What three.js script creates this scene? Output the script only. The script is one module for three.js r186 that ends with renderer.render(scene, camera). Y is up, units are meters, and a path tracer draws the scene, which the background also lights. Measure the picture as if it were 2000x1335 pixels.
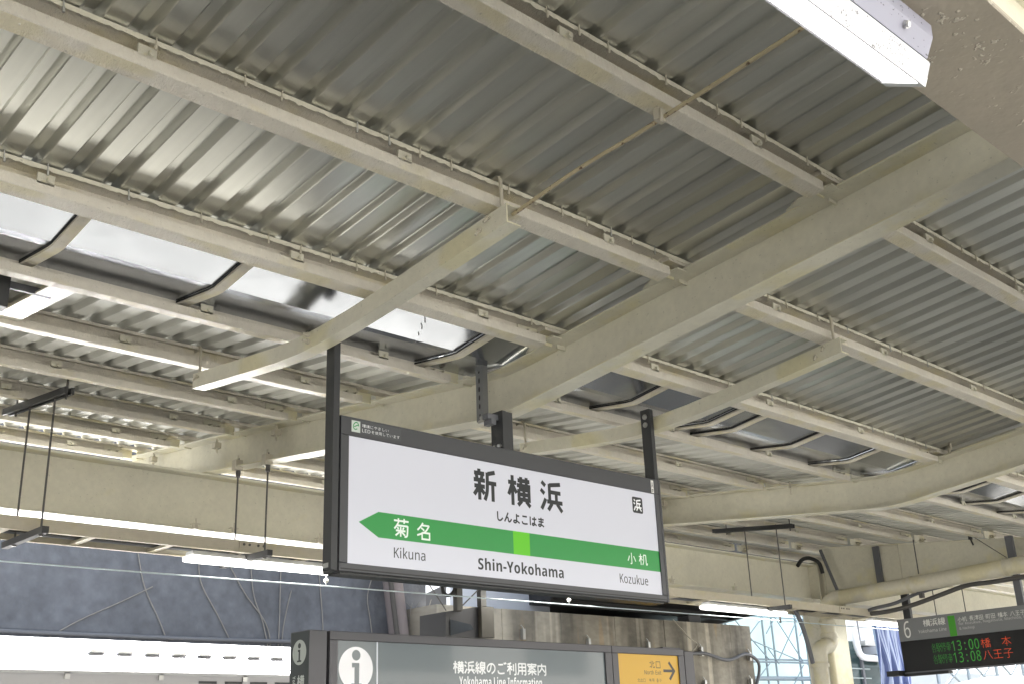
import * as THREE from 'three';
import { mergeGeometries } from 'three/addons/utils/BufferGeometryUtils.js';
import { RectAreaLightUniformsLib } from 'three/addons/lights/RectAreaLightUniformsLib.js';

// ---------------------------------------------------------------- camera, sky, sun, exposure
const EYE = 1.55;                                     // eye height above the platform
// Places are given as X (along the platform), Y (above the eye) and T (across the tracks, away from the eye).
const P = (X, Y, T) => new THREE.Vector3(X, Y + EYE, -T);
const scene = new THREE.Scene();
const camera = new THREE.PerspectiveCamera(33.92, 1024 / 683, 0.05, 900);
camera.position.set(0, EYE, 0);
camera.up.set(-0.2123, 0.9374, 0.2761);
camera.lookAt(0.65373, EYE + 0.34624, -0.67286);
const renderer = new THREE.WebGLRenderer({ antialias: true });
renderer.setSize(1024, 683);
renderer.toneMapping = THREE.LinearToneMapping;
renderer.toneMappingExposure = 7.5;
renderer.shadowMap.enabled = true;

const SUN = new THREE.Vector3(0.36, 0.86, -0.38).normalize();
{ // hazy daylight: pale near the horizon, soft blue overhead
  const W = 512, H = 256, d = new Float32Array(W * H * 4);
  for (let y = 0; y < H; y++) for (let x = 0; x < W; x++) {
    const up = ((y + 0.5) / H - 0.5) * Math.PI, az = ((x + 0.5) / W - 0.5) * 2 * Math.PI, v = new THREE.Vector3(Math.cos(az) * Math.cos(up), Math.sin(up), Math.sin(az) * Math.cos(up));
    const e = Math.pow(Math.max(0, v.y), 0.55), halo = 0.9 * Math.pow(Math.max(0, v.dot(SUN)), 24) + 0.25 * Math.pow(Math.max(0, v.dot(SUN)), 4), o = (y * W + x) * 4;
    const c = [[1.0, 0.60], [0.985, 0.72], [0.96, 0.90]];
    for (let k = 0; k < 3; k++) d[o + k] = (c[k][0] * (1 - e) + c[k][1] * e + halo * [1, 0.97, 0.9][k]) * (v.y < 0 ? 0.6 : 1);
    d[o + 3] = 1;
  }
  const t = new THREE.DataTexture(d, W, H, THREE.RGBAFormat, THREE.FloatType);
  t.mapping = THREE.EquirectangularReflectionMapping; t.magFilter = THREE.LinearFilter; t.needsUpdate = true;
  scene.background = t; scene.environment = t;
  scene.backgroundIntensity = scene.environmentIntensity = 0.25;
}
const sun = new THREE.DirectionalLight(new THREE.Color(1, 0.975, 0.925), 5);
sun.position.copy(SUN).multiplyScalar(80).add(new THREE.Vector3(8, 0, -8));
sun.target.position.set(8, 0, -8);
sun.castShadow = true;
Object.assign(sun.shadow.camera, { left: -40, right: 40, top: 40, bottom: -40, near: 1, far: 200 });
sun.shadow.mapSize.set(4096, 4096);
scene.add(sun, sun.target);
RectAreaLightUniformsLib.init();

// ---------------------------------------------------------------- random numbers and noise
let seed = 20240;
const rnd = () => { seed = (seed * 1664525 + 1013904223) >>> 0; return seed / 4294967296; };
const rr = (a, b) => a + (b - a) * rnd();
const hash = (x, y, s) => { let h = (x * 374761393 + y * 668265263 + s * 974711) | 0; h = Math.imul(h ^ (h >>> 13), 1274126177); return ((h ^ (h >>> 16)) >>> 0) / 4294967296; };
function vnoise(x, y, px, py, s) {                    // value noise that repeats every px, py cells
  const ix = Math.floor(x), iy = Math.floor(y), fx = x - ix, fy = y - iy, m = (a, n) => ((a % n) + n) % n;
  const u = fx * fx * (3 - 2 * fx), v = fy * fy * (3 - 2 * fy);
  const a = hash(m(ix, px), m(iy, py), s), b = hash(m(ix + 1, px), m(iy, py), s), c = hash(m(ix, px), m(iy + 1, py), s), d = hash(m(ix + 1, px), m(iy + 1, py), s);
  return a + (b - a) * u + (c - a) * v + (a - b - c + d) * u * v;
}
const fbm = (u, v, cx, cy, oct, s) => { let t = 0, w = 0, a = 1; for (let i = 0; i < oct; i++) { t += a * vnoise(u * cx, v * cy, cx, cy, s + i * 17); w += a; a *= 0.55; cx *= 2; cy *= 2; } return t / w; };
const clamp = (x, a = 0, b = 1) => Math.min(b, Math.max(a, x)), mix = (a, b, t) => a + (b - a) * t, smooth = (a, b, x) => { const t = clamp((x - a) / (b - a)); return t * t * (3 - 2 * t); };
function tex(w, h, metresU, metresV, fn, srgb) {      // fn(u, v) gives [r, g, b] in 0..1, display values when srgb
  const d = new Uint8Array(w * h * 4);
  for (let y = 0; y < h; y++) for (let x = 0; x < w; x++) {
    const c = fn((x + 0.5) / w, (y + 0.5) / h), o = (y * w + x) * 4;
    const dither = hash(x, y, 7);                     // keeps slow changes of tone from stepping
    for (let k = 0; k < 3; k++) d[o + k] = Math.min(255, Math.floor(clamp(c[k]) * 254.99 + dither));
    d[o + 3] = 255;
  }
  const t = new THREE.DataTexture(d, w, h);
  t.wrapS = t.wrapT = THREE.RepeatWrapping; t.magFilter = THREE.LinearFilter; t.minFilter = THREE.LinearMipmapLinearFilter; t.generateMipmaps = true;
  t.repeat.set(1 / metresU, 1 / metresV);
  if (srgb) t.colorSpace = THREE.SRGBColorSpace;
  t.needsUpdate = true;
  return t;
}
const g1 = (x) => [x, x, x];

// ---------------------------------------------------------------- materials
const std = (o) => new THREE.MeshStandardMaterial(o);
const lin = (r, g, b) => new THREE.Color().setRGB(r, g, b);
const paintBump = tex(512, 512, 0.22, 0.22, (u, v) => g1(0.6 * fbm(u, v, 22, 12, 3, 3) + 0.4 * fbm(u, v, 70, 40, 2, 9)));
const paintMap = (base, s) => tex(512, 512, 1.9, 1.9, (u, v) => {
  const big = fbm(u, v, 4, 4, 4, s) - 0.5, fine = fbm(u, v, 60, 60, 2, s + 5) - 0.5;
  const yellow = smooth(0.56, 0.75, fbm(u, v, 5, 7, 4, s + 40));
  const speck = smooth(0.84, 0.9, fbm(u, v, 170, 170, 2, s + 70));
  const k = 1 + 0.10 * big + 0.05 * fine - 0.14 * speck;
  return [base[0] * k, base[1] * k * (1 - 0.012 * yellow), base[2] * k * (1 - 0.09 * yellow)];
}, true);
const beigeMap = paintMap([0.845, 0.83, 0.765], 11), beigeMap2 = paintMap([0.855, 0.832, 0.785], 31);
const paintRough = tex(256, 256, 1.1, 1.1, (u, v) => g1(0.28 + 0.22 * fbm(u, v, 6, 6, 4, 77)));
const M = {
  beige: std({ map: beigeMap, roughnessMap: paintRough, bumpMap: paintBump, bumpScale: 0.0016 }),
  purlin: std({ map: beigeMap2, roughnessMap: paintRough, bumpMap: paintBump, bumpScale: 0.006 }),
  pipe: std({ map: paintMap([0.81, 0.79, 0.72], 51), roughness: 0.5, bumpMap: paintBump, bumpScale: 0.001 }),
  bolt: std({ color: lin(0.55, 0.51, 0.42), roughness: 0.5 }),
  strap: std({ map: beigeMap2, roughness: 0.7, bumpMap: paintBump, bumpScale: 0.002 }),
  zinc: std({ color: lin(0.55, 0.55, 0.54), metalness: 0.9, roughness: 0.38 }),
  wire: std({ color: lin(0.12, 0.115, 0.11), roughness: 0.6, metalness: 0.4 }),
  dark: std({ color: lin(0.042, 0.044, 0.048), roughness: 0.45 }),
  darkSide: std({ color: lin(0.03, 0.032, 0.033), roughness: 0.45 }),
  grey: std({ color: lin(0.13, 0.135, 0.15), roughness: 0.5 }),
  frameGrey: std({ color: lin(0.078, 0.080, 0.088), roughness: 0.42, metalness: 0.2 }),
  infoGrey: std({ color: lin(0.105, 0.103, 0.113), roughness: 0.45, metalness: 0.15 }),
  strut: std({ color: lin(0.22, 0.225, 0.23), roughness: 0.5, metalness: 0.3 }),
  barGrey: std({ color: lin(0.06, 0.06, 0.062), roughness: 0.7 }),
  black: std({ color: lin(0.012, 0.012, 0.013), roughness: 0.5 }),
  rubber: std({ color: lin(0.02, 0.02, 0.02), roughness: 0.7 }),
  white: std({ color: lin(0.75, 0.76, 0.77), roughness: 0.4 }),
  ceramic: std({ color: lin(0.72, 0.70, 0.64), roughness: 0.2 }),
};
const sheetMaps = [0, 1, 2].map((k) => tex(512, 128, 2.7, 0.55, (u, v) => {
  const n = fbm(u, v, 5, 6, 4, 200 + k * 31), st = fbm(u, v, 3, 24, 3, 300 + k);
  const f = 0.90 + 0.05 * (n - 0.5) + 0.05 * (st - 0.5) + (k - 1) * 0.045;
  return [0.90 * f, 0.90 * f, 0.872 * f];
}, true));
const sheetBump = tex(256, 256, 0.8, 2.0, (u, v) => g1(fbm(u, v, 5, 4, 3, 61)));
M.sheets = sheetMaps.map((m) => std({ map: m, metalness: 0.86, roughness: 0.29 }));
M.dullSheets = sheetMaps.map((m) => std({ map: m, metalness: 0.25, roughness: 0.68, bumpMap: sheetBump, bumpScale: 0.0012 }));
const gutterBump = tex(256, 256, 1.6, 1.6, (u, v) => g1(0.75 * fbm(u, v, 3, 3, 2, 91) + 0.25 * fbm(u, v, 14, 12, 2, 95)));
const gutterRough = tex(256, 256, 1.3, 1.3, (u, v) => g1(0.15 + 0.10 * fbm(u, v, 5, 5, 4, 97)));
M.gutter = std({ color: lin(0.36, 0.38, 0.42), metalness: 0.95, roughnessMap: gutterRough, bumpMap: gutterBump, bumpScale: 0.004 });

// ---------------------------------------------------------------- building
const taken = {};
const numbered = (n) => { const k = taken[n] = (taken[n] ?? -1) + 1; return k ? n + '_' + String(k).padStart(3, '0') : n; };
function thing(name, label, category, at, group) {
  const o = new THREE.Group(); o.name = numbered(name); o.position.copy(at); scene.add(o);
  o.userData = { label, category };
  if (group) o.userData.group = group;
  return o;
}
function part(name, geo, mat, parent, label) {        // geometry stands in world places
  const m = new THREE.Mesh(Array.isArray(geo) ? mergeGeometries(geo) : geo, mat);
  m.name = name; m.castShadow = m.receiveShadow = true;
  if (parent === scene) { m.name = numbered(name); }
  else { let root = parent; while (root.parent && root.parent !== scene) root = root.parent; if (root === parent) m.position.copy(root.position).negate(); }
  if (label) m.userData.label = label;
  parent.add(m);
  return m;
}
function sited(name, geo, mat, root, at) {            // a shared geometry placed at a world point, a part of root
  const m = new THREE.Mesh(geo, mat); m.name = name; m.castShadow = m.receiveShadow = true;
  m.position.copy(at).sub(root.position); root.add(m); return m;
}
function single(name, geo, mat, label, category, group, kind) {
  const m = part(name, geo, mat, scene); m.userData = {};
  if (label) m.userData.label = label;
  if (category) m.userData.category = category;
  if (group) m.userData.group = group;
  if (kind) m.userData.kind = kind;
  return m;
}
// sweep: a closed outline carried through stations {o, A, B}: point = o + a*A + b*B; flat faces, uv in metres
function sweep(loop, stations, caps = true) {
  let area = 0;
  for (let i = 0; i < loop.length; i++) { const [a, b] = loop[i], [c, d] = loop[(i + 1) % loop.length]; area += a * d - b * c; }
  const s0 = stations[0], s1 = stations[stations.length - 1], dir = s1.o.clone().sub(s0.o);
  const flip = Math.sign(area) * Math.sign(new THREE.Vector3().crossVectors(s0.A, s0.B).dot(dir)) < 0;
  const L = flip ? [...loop].reverse() : loop, pos = [], uv = [];
  const pt = (s, p) => s.o.clone().addScaledVector(s.A, p[0]).addScaledVector(s.B, p[1]);
  const tri = (a, b, c, ua, ub, uc) => { for (const q of [a, b, c]) pos.push(q.x, q.y, q.z); uv.push(...ua, ...ub, ...uc); };
  let len = 0;
  for (let k = 0; k + 1 < stations.length; k++) {
    const A = stations[k], B = stations[k + 1], step = A.o.distanceTo(B.o); let per = 0;
    for (let i = 0; i < L.length; i++) {
      const p = L[i], q = L[(i + 1) % L.length], w = Math.hypot(q[0] - p[0], q[1] - p[1]);
      const a = pt(A, p), b = pt(A, q), c = pt(B, q), d = pt(B, p);
      tri(a, b, c, [len, per], [len, per + w], [len + step, per + w]); tri(a, c, d, [len, per], [len + step, per + w], [len + step, per]);
      per += w;
    }
    len += step;
  }
  if (caps) {
    const faces = THREE.ShapeUtils.triangulateShape(L.map((p) => new THREE.Vector2(...p)), []);
    for (const [i, j, k] of faces) {
      tri(pt(s0, L[k]), pt(s0, L[j]), pt(s0, L[i]), L[k], L[j], L[i]);
      tri(pt(s1, L[i]), pt(s1, L[j]), pt(s1, L[k]), L[i], L[j], L[k]);
    }
  }
  const g = new THREE.BufferGeometry();
  g.setAttribute('position', new THREE.Float32BufferAttribute(pos, 3));
  g.setAttribute('uv', new THREE.Float32BufferAttribute(uv, 2));
  g.computeVertexNormals();
  return g;
}
const vX = new THREE.Vector3(1, 0, 0), vY = new THREE.Vector3(0, 1, 0), vT = new THREE.Vector3(0, 0, -1);
const alongX = (loopTY, x0, x1) => sweep(loopTY, [x0, x1].map((x) => ({ o: P(x, 0, 0), A: vT, B: vY })));
const alongT = (loopXY, t0, t1) => sweep(loopXY, [t0, t1].map((t) => ({ o: P(0, 0, t), A: vX, B: vY })));
const alongY = (loopXT, y0, y1) => sweep(loopXT, [y0, y1].map((y) => ({ o: P(0, y, 0), A: vX, B: vT })));
const bent = (loopXY, x, pathTY) => sweep(loopXY, pathTY.map(([t, y]) => ({ o: P(x, y, t), A: vX, B: vY })));   // carried along a line in the plane of X
const rect = (a0, a1, b0, b1, c = 0) => c ? [[a0 + c, b0], [a1 - c, b0], [a1, b0 + c], [a1, b1 - c], [a1 - c, b1], [a0 + c, b1], [a0, b1 - c], [a0, b0 + c]] : [[a0, b0], [a1, b0], [a1, b1], [a0, b1]];
const box = (x0, x1, y0, y1, t0, t1, c = 0) => alongX(rect(t0, t1, y0, y1, c), x0, x1);
function rod(a, b, r, n = 8) {
  const d = b.clone().sub(a), z = d.clone().normalize(), A = new THREE.Vector3(Math.abs(z.y) > 0.9 ? 1 : 0, Math.abs(z.y) > 0.9 ? 0 : 1, 0).cross(z).normalize(), B = z.clone().cross(A);
  const loop = []; for (let i = 0; i < n; i++) loop.push([r * Math.cos(i / n * 2 * Math.PI), r * Math.sin(i / n * 2 * Math.PI)]);
  return smoothed(sweep(loop, [{ o: a, A, B }, { o: b, A, B }]), a, z, r);
}
function smoothed(g, a, z, r) {                       // round normals on a straight rod, its two ends left flat
  const p = g.attributes.position, n = g.attributes.normal, v = new THREE.Vector3(), f = new THREE.Vector3();
  for (let i = 0; i < p.count; i++) {
    f.fromBufferAttribute(n, i); if (Math.abs(f.dot(z)) > 0.9) continue;
    v.fromBufferAttribute(p, i).sub(a); v.addScaledVector(z, -v.dot(z)).normalize(); n.setXYZ(i, v.x, v.y, v.z);
  }
  return g;
}
function tube(points, r, seg = 24, n = 8, tension = 0.5) {
  const c = new THREE.CatmullRomCurve3(points, false, 'catmullrom', tension), len = c.getLength();
  const g = new THREE.TubeGeometry(c, seg, r, n, false), uv = g.attributes.uv;
  for (let i = 0; i < uv.count; i++) uv.setXY(i, uv.getX(i) * len, uv.getY(i) * r * 6.28);
  return g.toNonIndexed();
}
const boltGeo = mergeGeometries([new THREE.CylinderGeometry(0.013, 0.013, 0.012, 6), new THREE.CylinderGeometry(0.007, 0.007, 0.05, 6).translate(0, -0.018, 0)].map((g) => g.toNonIndexed()));
const sideBolt = boltGeo.clone().rotateZ(-Math.PI / 2);   // axis along X
const faceBolt = boltGeo.clone().rotateX(-Math.PI / 2);   // axis along T

// ---------------------------------------------------------------- the ground
const ballast = tex(512, 512, 2.2, 2.2, (u, v) => { const n = fbm(u, v, 40, 40, 3, 401), m = fbm(u, v, 4, 4, 3, 405); const k = 0.34 + 0.3 * (n - 0.5) + 0.1 * (m - 0.5); return [k * 1.04, k, k * 0.94]; }, true);
single('ground', box(-120, 160, -3.0, -2.65, -100, 160), std({ map: ballast, roughness: 0.95 }), 'grey brown ballast of the track bed beside the platform', null, null, 'structure');
const slab = tex(512, 512, 3, 3, (u, v) => { const k = 0.56 + 0.12 * (fbm(u, v, 6, 6, 5, 411) - 0.5); return [k * 1.01, k, k * 0.97]; }, true);
single('platform', box(-40, 70, -2.65, -EYE, -0.9, 10.15), std({ map: slab, roughness: 0.85 }), 'light concrete platform under the canopy', null, null, 'structure');

{ // added unseen block, left of the picture, darkens what the roof ribs mirror
  const w = thing('added_dark_block', 'added unseen grey block darkening roof reflections, on the platform left of the picture', 'building', P(-8, -EYE, 6.4));
  part('wall', box(-16, -1.4, -EYE, 1.1, 3.6, 9.3), std({ color: lin(0.20, 0.195, 0.18), roughness: 0.8 }), w);
  part('added_panel', box(-1.4, -1.37, -EYE, 0.55, 6, 7), M.grey, w);
}
{ // unseen platform and pale wall behind the eye, added to bounce sunlight forward
  single('added_bounce_platform', box(-40, 70, -2.65, -EYE, -12, -5.6), std({ map: slab, roughness: 0.85 }), 'added unseen concrete platform that bounces sunlight, across the other track, behind the viewer', null, null, 'structure');
  const w = thing('added_bounce_wall', 'added unseen pale wall that bounces sunlight, across the other track, behind the viewer', 'building', P(10, -2.65, -16));
  part('wall', box(-45, 75, -2.65, 8.5, -16.4, -16), std({ color: lin(0.55, 0.54, 0.52), roughness: 0.85 }), w);
  const glass = std({ color: lin(0.05, 0.07, 0.08), roughness: 0.15 });
  for (let i = 0; i < 18; i++) part('window', box(-42 + i * 6.3, -39 + i * 6.3, 2.6, 4.4, -16, -15.97), glass, w);
}
const sunshade = thing('added_sunshade', 'added unseen concrete viaduct above the right hand bridge, outside the picture', 'sunshade', P(19.8, 7, 14));  // unseen block added high up to keep sun off part of the platform floor
part('deck', box(14.6, 25, 7, 8.6, 11.5, 17), std({ color: lin(0.35, 0.34, 0.32), roughness: 0.85 }), sunshade);

// ---------------------------------------------------------------- roof: slopes, rafters, girders
const rightY = (t) => 2.57 - 0.117 * (t - 2.47), leftY = (t) => 2.335 + 0.107 * (t - 5.33);   // underside of the purlins on the two wings
const rafterPath = [[0.6, 2.538], [4.72, 2.0752], [4.82, 2.0648], [4.91, 2.0566], [4.99, 2.0517], [5.07, 2.0505], [5.15, 2.0535], [5.25, 2.0612], [5.38, 2.0745], [10.55, 2.63]];
function rafter(x, label, path) {
  const o = thing('roof_rafter', label, 'roof beam', P(x + 0.1, path[0][1], path[0][0]), undefined);
  part('web', bent(rect(0.132, 0.142, 0.012, 0.30), x, path), M.beige, o);
  part('bottom_flange', bent(rect(0, 0.142, 0, 0.012, 0.003), x, path), M.beige, o);
  part('top_flange', bent(rect(0, 0.142, 0.30, 0.312, 0.003), x, path), M.beige, o);
  return o;
}
const R1 = rafter(4.72, 'long beige bent roof beam crossing above the station name sign, nearest of the bent beams', rafterPath);
const R2 = rafter(9.71, 'beige bent roof beam farther right, running behind the right end of the name sign', rafterPath);
for (const [o, x] of [[R1, 4.72], [R2, 9.71]]) for (const t of [7.72, 8.69, 9.9]) { part('purlin_clamp', [box(x + 0.01, x + 0.07, leftY(t) - 0.055, leftY(t) - 0.005, t - 0.03, t + 0.03), rod(P(x + 0.03, leftY(t) - 0.09, t - 0.02), P(x + 0.03, leftY(t) + 0.03, t - 0.02), 0.006), rod(P(x + 0.06, leftY(t) - 0.09, t + 0.02), P(x + 0.06, leftY(t) + 0.03, t + 0.02), 0.006)], M.bolt, o); }
for (const [o, x] of [[R1, 4.72], [R2, 9.71]]) for (const t of [1.48, 2.47, 3.46, 4.44]) {   // small plates welded to the upper flange under each purlin end
  const y = 2.0752 - 0.1123 * (t - 4.72) + 0.302;
  part('gusset_plate', alongY([[x + 0.004, t - 0.02], [x + 0.004, t + 0.30], [x - 0.075, t + 0.17], [x - 0.075, t - 0.02]], y - 0.02, y - 0.012), M.beige, o);
}
{ // star-shaped plates bolted on the second bent beam
  for (const [t, y, s] of [[4.36, 2.50, 1], [6.05, 2.42, 0.75]]) {
    const g = [];
    for (const [a, w, l] of [[0.5, 0.025, 0.11], [1.5, 0.012, 0.09], [2.6, 0.02, 0.10]]) { const q = box(-l * s, l * s, -w * s, w * s, -0.006, 0.006); q.applyMatrix4(new THREE.Matrix4().makeTranslation(0, -EYE, 0)).rotateZ(a).rotateY(0.6); q.translate(9.69, y + EYE, -t); g.push(q); }
    part('brace_clamp', g, M.bolt, R2);
  }
}
{ // the deep beam at the column: level underside, sloping top
  const o = thing('portal_beam', 'deep beige beam meeting the platform column at the right edge', 'roof beam', P(14.8, 2.02, 6));
  const top = (t) => leftY(t) - 0.02, st = [3.4, 5.05, 8.8].map((t) => ({ t, y: t < 5.05 ? rightY(t) - 0.02 : top(t) }));
  part('web', sweep([[3.4, 2.02], [8.8, 2.02], [8.8, top(8.8)], [5.05, top(5.05)], [3.4, rightY(3.4) - 0.02]], [14.70, 14.712].map((x) => ({ o: P(x, 0, 0), A: vT, B: vY }))), M.beige, o);
  part('bottom_flange', box(14.66, 14.80, 2.006, 2.02, 3.4, 8.8), M.beige, o);
  part('top_flange', sweep(rect(-0.04, 0.1, 0, 0.014), st.map(({ t, y }) => ({ o: P(14.70, y, t), A: vX, B: vY }))), M.beige, o);
  part('stiffener', box(14.655, 14.70, 2.03, leftY(7.9) - 0.03, 7.87, 7.96), M.grey, o, 'grey steel strap');
  part('brace', rod(P(14.55, 2.64, 8.72), P(14.55, 1.94, 8.5), 0.026, 4), M.grey, o, 'grey slanted flat brace');
  part('drop_rod', rod(P(14.62, leftY(7.55) - 0.02, 7.55), P(14.62, 1.95, 7.55), 0.008), M.bolt, o);
  part('cable_clamp', [box(14.66, 14.70, 2.46, 2.56, 6.52, 6.56), rod(P(14.64, 2.56, 6.55), P(14.64, 2.38, 6.5), 0.012)], M.dark, o);
  part('cable_clamp', rod(P(14.66, 2.50, 6.5), P(14.62, 2.12, 6.05), 0.005), M.wire, o);
}
function girder(label, x0, x1, t0, t1, y0, y1, faceT) {
  const o = thing('long_girder', label, 'girder', P((x0 + x1) / 2, y0, (t0 + t1) / 2));
  const tm = (t0 + t1) / 2;
  part('web', box(x0, x1, y0 + 0.016, y1 - 0.02, tm - 0.006, tm + 0.006), M.beige, o);
  part('top_flange', box(x0, x1, y1 - 0.02, y1, t0, t1, 0.004), M.beige, o);
  return [o, tm];
}
const [gFar] = girder('long beige plate girder behind the name sign, left of the column', -8, 14.5, 8.8, 9.08, 1.93, 2.44);
part('bottom_flange', box(-8, 14.5, 1.93, 1.946, 8.8, 9.08, 0.004), M.beige, gFar);
for (const x of [4.63, 5.0, 5.9, 9.0, 11.1, 12.4]) part('pipe_clamp', [box(x, x + 0.035, 1.93, 1.97, 8.76, 8.80), rod(P(x + 0.018, 1.94, 8.77), P(x + 0.018, 2.02, 8.77), 0.006), box(x - 0.02, x + 0.055, 1.968, 1.976, 8.755, 8.8)], M.bolt, gFar);
part('end_plate', box(14.5, 14.52, 1.93, 2.44, 8.78, 9.10), M.beige, gFar);
const [gFar2] = girder('long beige plate girder continuing past the platform column on the right', 15.22, 62, 8.8, 9.08, 1.93, 2.44);
part('bottom_flange', box(15.22, 62, 1.93, 1.946, 8.8, 9.08, 0.004), M.beige, gFar2);
{ // the girder overhead, its soffit covered with flaking paint
  const flake = (u, v) => { const a = fbm(u, v, 64, 34, 3, 601), b = fbm(u, v, 9, 6, 3, 607); return smooth(0.66, 0.72, a) * smooth(0.52, 0.68, b); };
  const soffitMap = tex(1024, 512, 1.3, 0.65, (u, v) => { const f = flake(u, v), n = fbm(u, v, 10, 6, 4, 611) - 0.5, k = 1 + 0.10 * n; return [mix(0.68, 0.80, f) * k, mix(0.645, 0.77, f) * k, mix(0.585, 0.71, f) * k]; }, true);
  const soffitBump = tex(1024, 512, 1.3, 0.65, (u, v) => g1(0.7 * flake(u, v) + 0.3 * fbm(u, v, 40, 24, 3, 617)));
  const [g] = girder('wide beige girder close overhead with flaking paint, beside the lit lamp', -6, 30, 0.93, 1.29, 1.93, 2.44);
  part('bottom_flange', box(-6, 30, 1.93, 1.948, 0.93, 1.29, 0.004), std({ map: soffitMap, bumpMap: soffitBump, bumpScale: 0.006, roughness: 0.6 }), g, 'soffit with flaking paint');
  // curled flakes of paint that stand off the soffit
  const fl = [];
  for (let i = 0; i < 46; i++) {
    const x = rr(2.4, 3.9), t = rr(0.95, 1.27), s = rr(0.003, 0.011), q = new THREE.PlaneGeometry(s * rr(1, 2.6), s, 3, 1), p = q.attributes.position;
    for (let k = 0; k < p.count; k++) p.setZ(k, -Math.abs(p.getX(k)) * rr(0.3, 0.9) - rr(0, 0.002));
    q.rotateX(Math.PI / 2).rotateY(rr(0, 6)); q.translate(x, 1.9285 + EYE, -t); fl.push(q.toNonIndexed());
  }
  part('paint_flake', fl, std({ color: lin(0.6, 0.56, 0.48), roughness: 0.6, side: THREE.DoubleSide }), g).userData.kind = 'stuff';
}

// ---------------------------------------------------------------- purlins
const hookGeo = mergeGeometries([new THREE.CylinderGeometry(0.0035, 0.0035, 0.085, 5).translate(0, 0.02, 0), new THREE.CylinderGeometry(0.006, 0.006, 0.022, 5).translate(0, -0.024, 0)].map((g) => g.toNonIndexed()));
const clipGeo = (() => { const a = new THREE.BoxGeometry(0.075, 0.05, 0.012), b = new THREE.CylinderGeometry(0.013, 0.013, 0.018, 6).rotateX(Math.PI / 2).translate(0.012, -0.004, 0.012); return mergeGeometries([a.toNonIndexed(), b.toNonIndexed()]); })();
const bays = [[-1.4, 4.6, 'left of nearest bent beam', 0], [4.91, 9.6, 'between both bent beams', 1], [9.9, 14.56, 'from second bent beam to column', 2], [14.9, 20, 'beyond the column', 3]];
const rows = [['right', 1.48, 'third', 'camera side'], ['right', 2.47, 'second', 'camera side'], ['right', 3.46, 'first', 'camera side'], ['right', 4.44, 'edge', 'camera side'],
  ['left', 5.33, 'edge', 'track side'], ['left', 6.31, 'first', 'track side'], ['left', 7.29, 'second', 'track side'], ['left', 8.27, 'third', 'track side'], ['left', 9.25, 'fourth', 'track side'], ['left', 10.23, 'outermost', 'track side']];
const cSection = (t0, y0, s) => [[0.004, 0], [0.09, 0], [0.09, 0.13], [0, 0.13], [0, 0.112], [0.005, 0.112], [0.005, 0.125], [0.085, 0.125], [0.085, 0.005], [0.005, 0.005], [0.005, 0.05], [0, 0.05], [0, 0.004]].map(([t, y]) => [t0 + t, y0 + y + s * t]);
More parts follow.
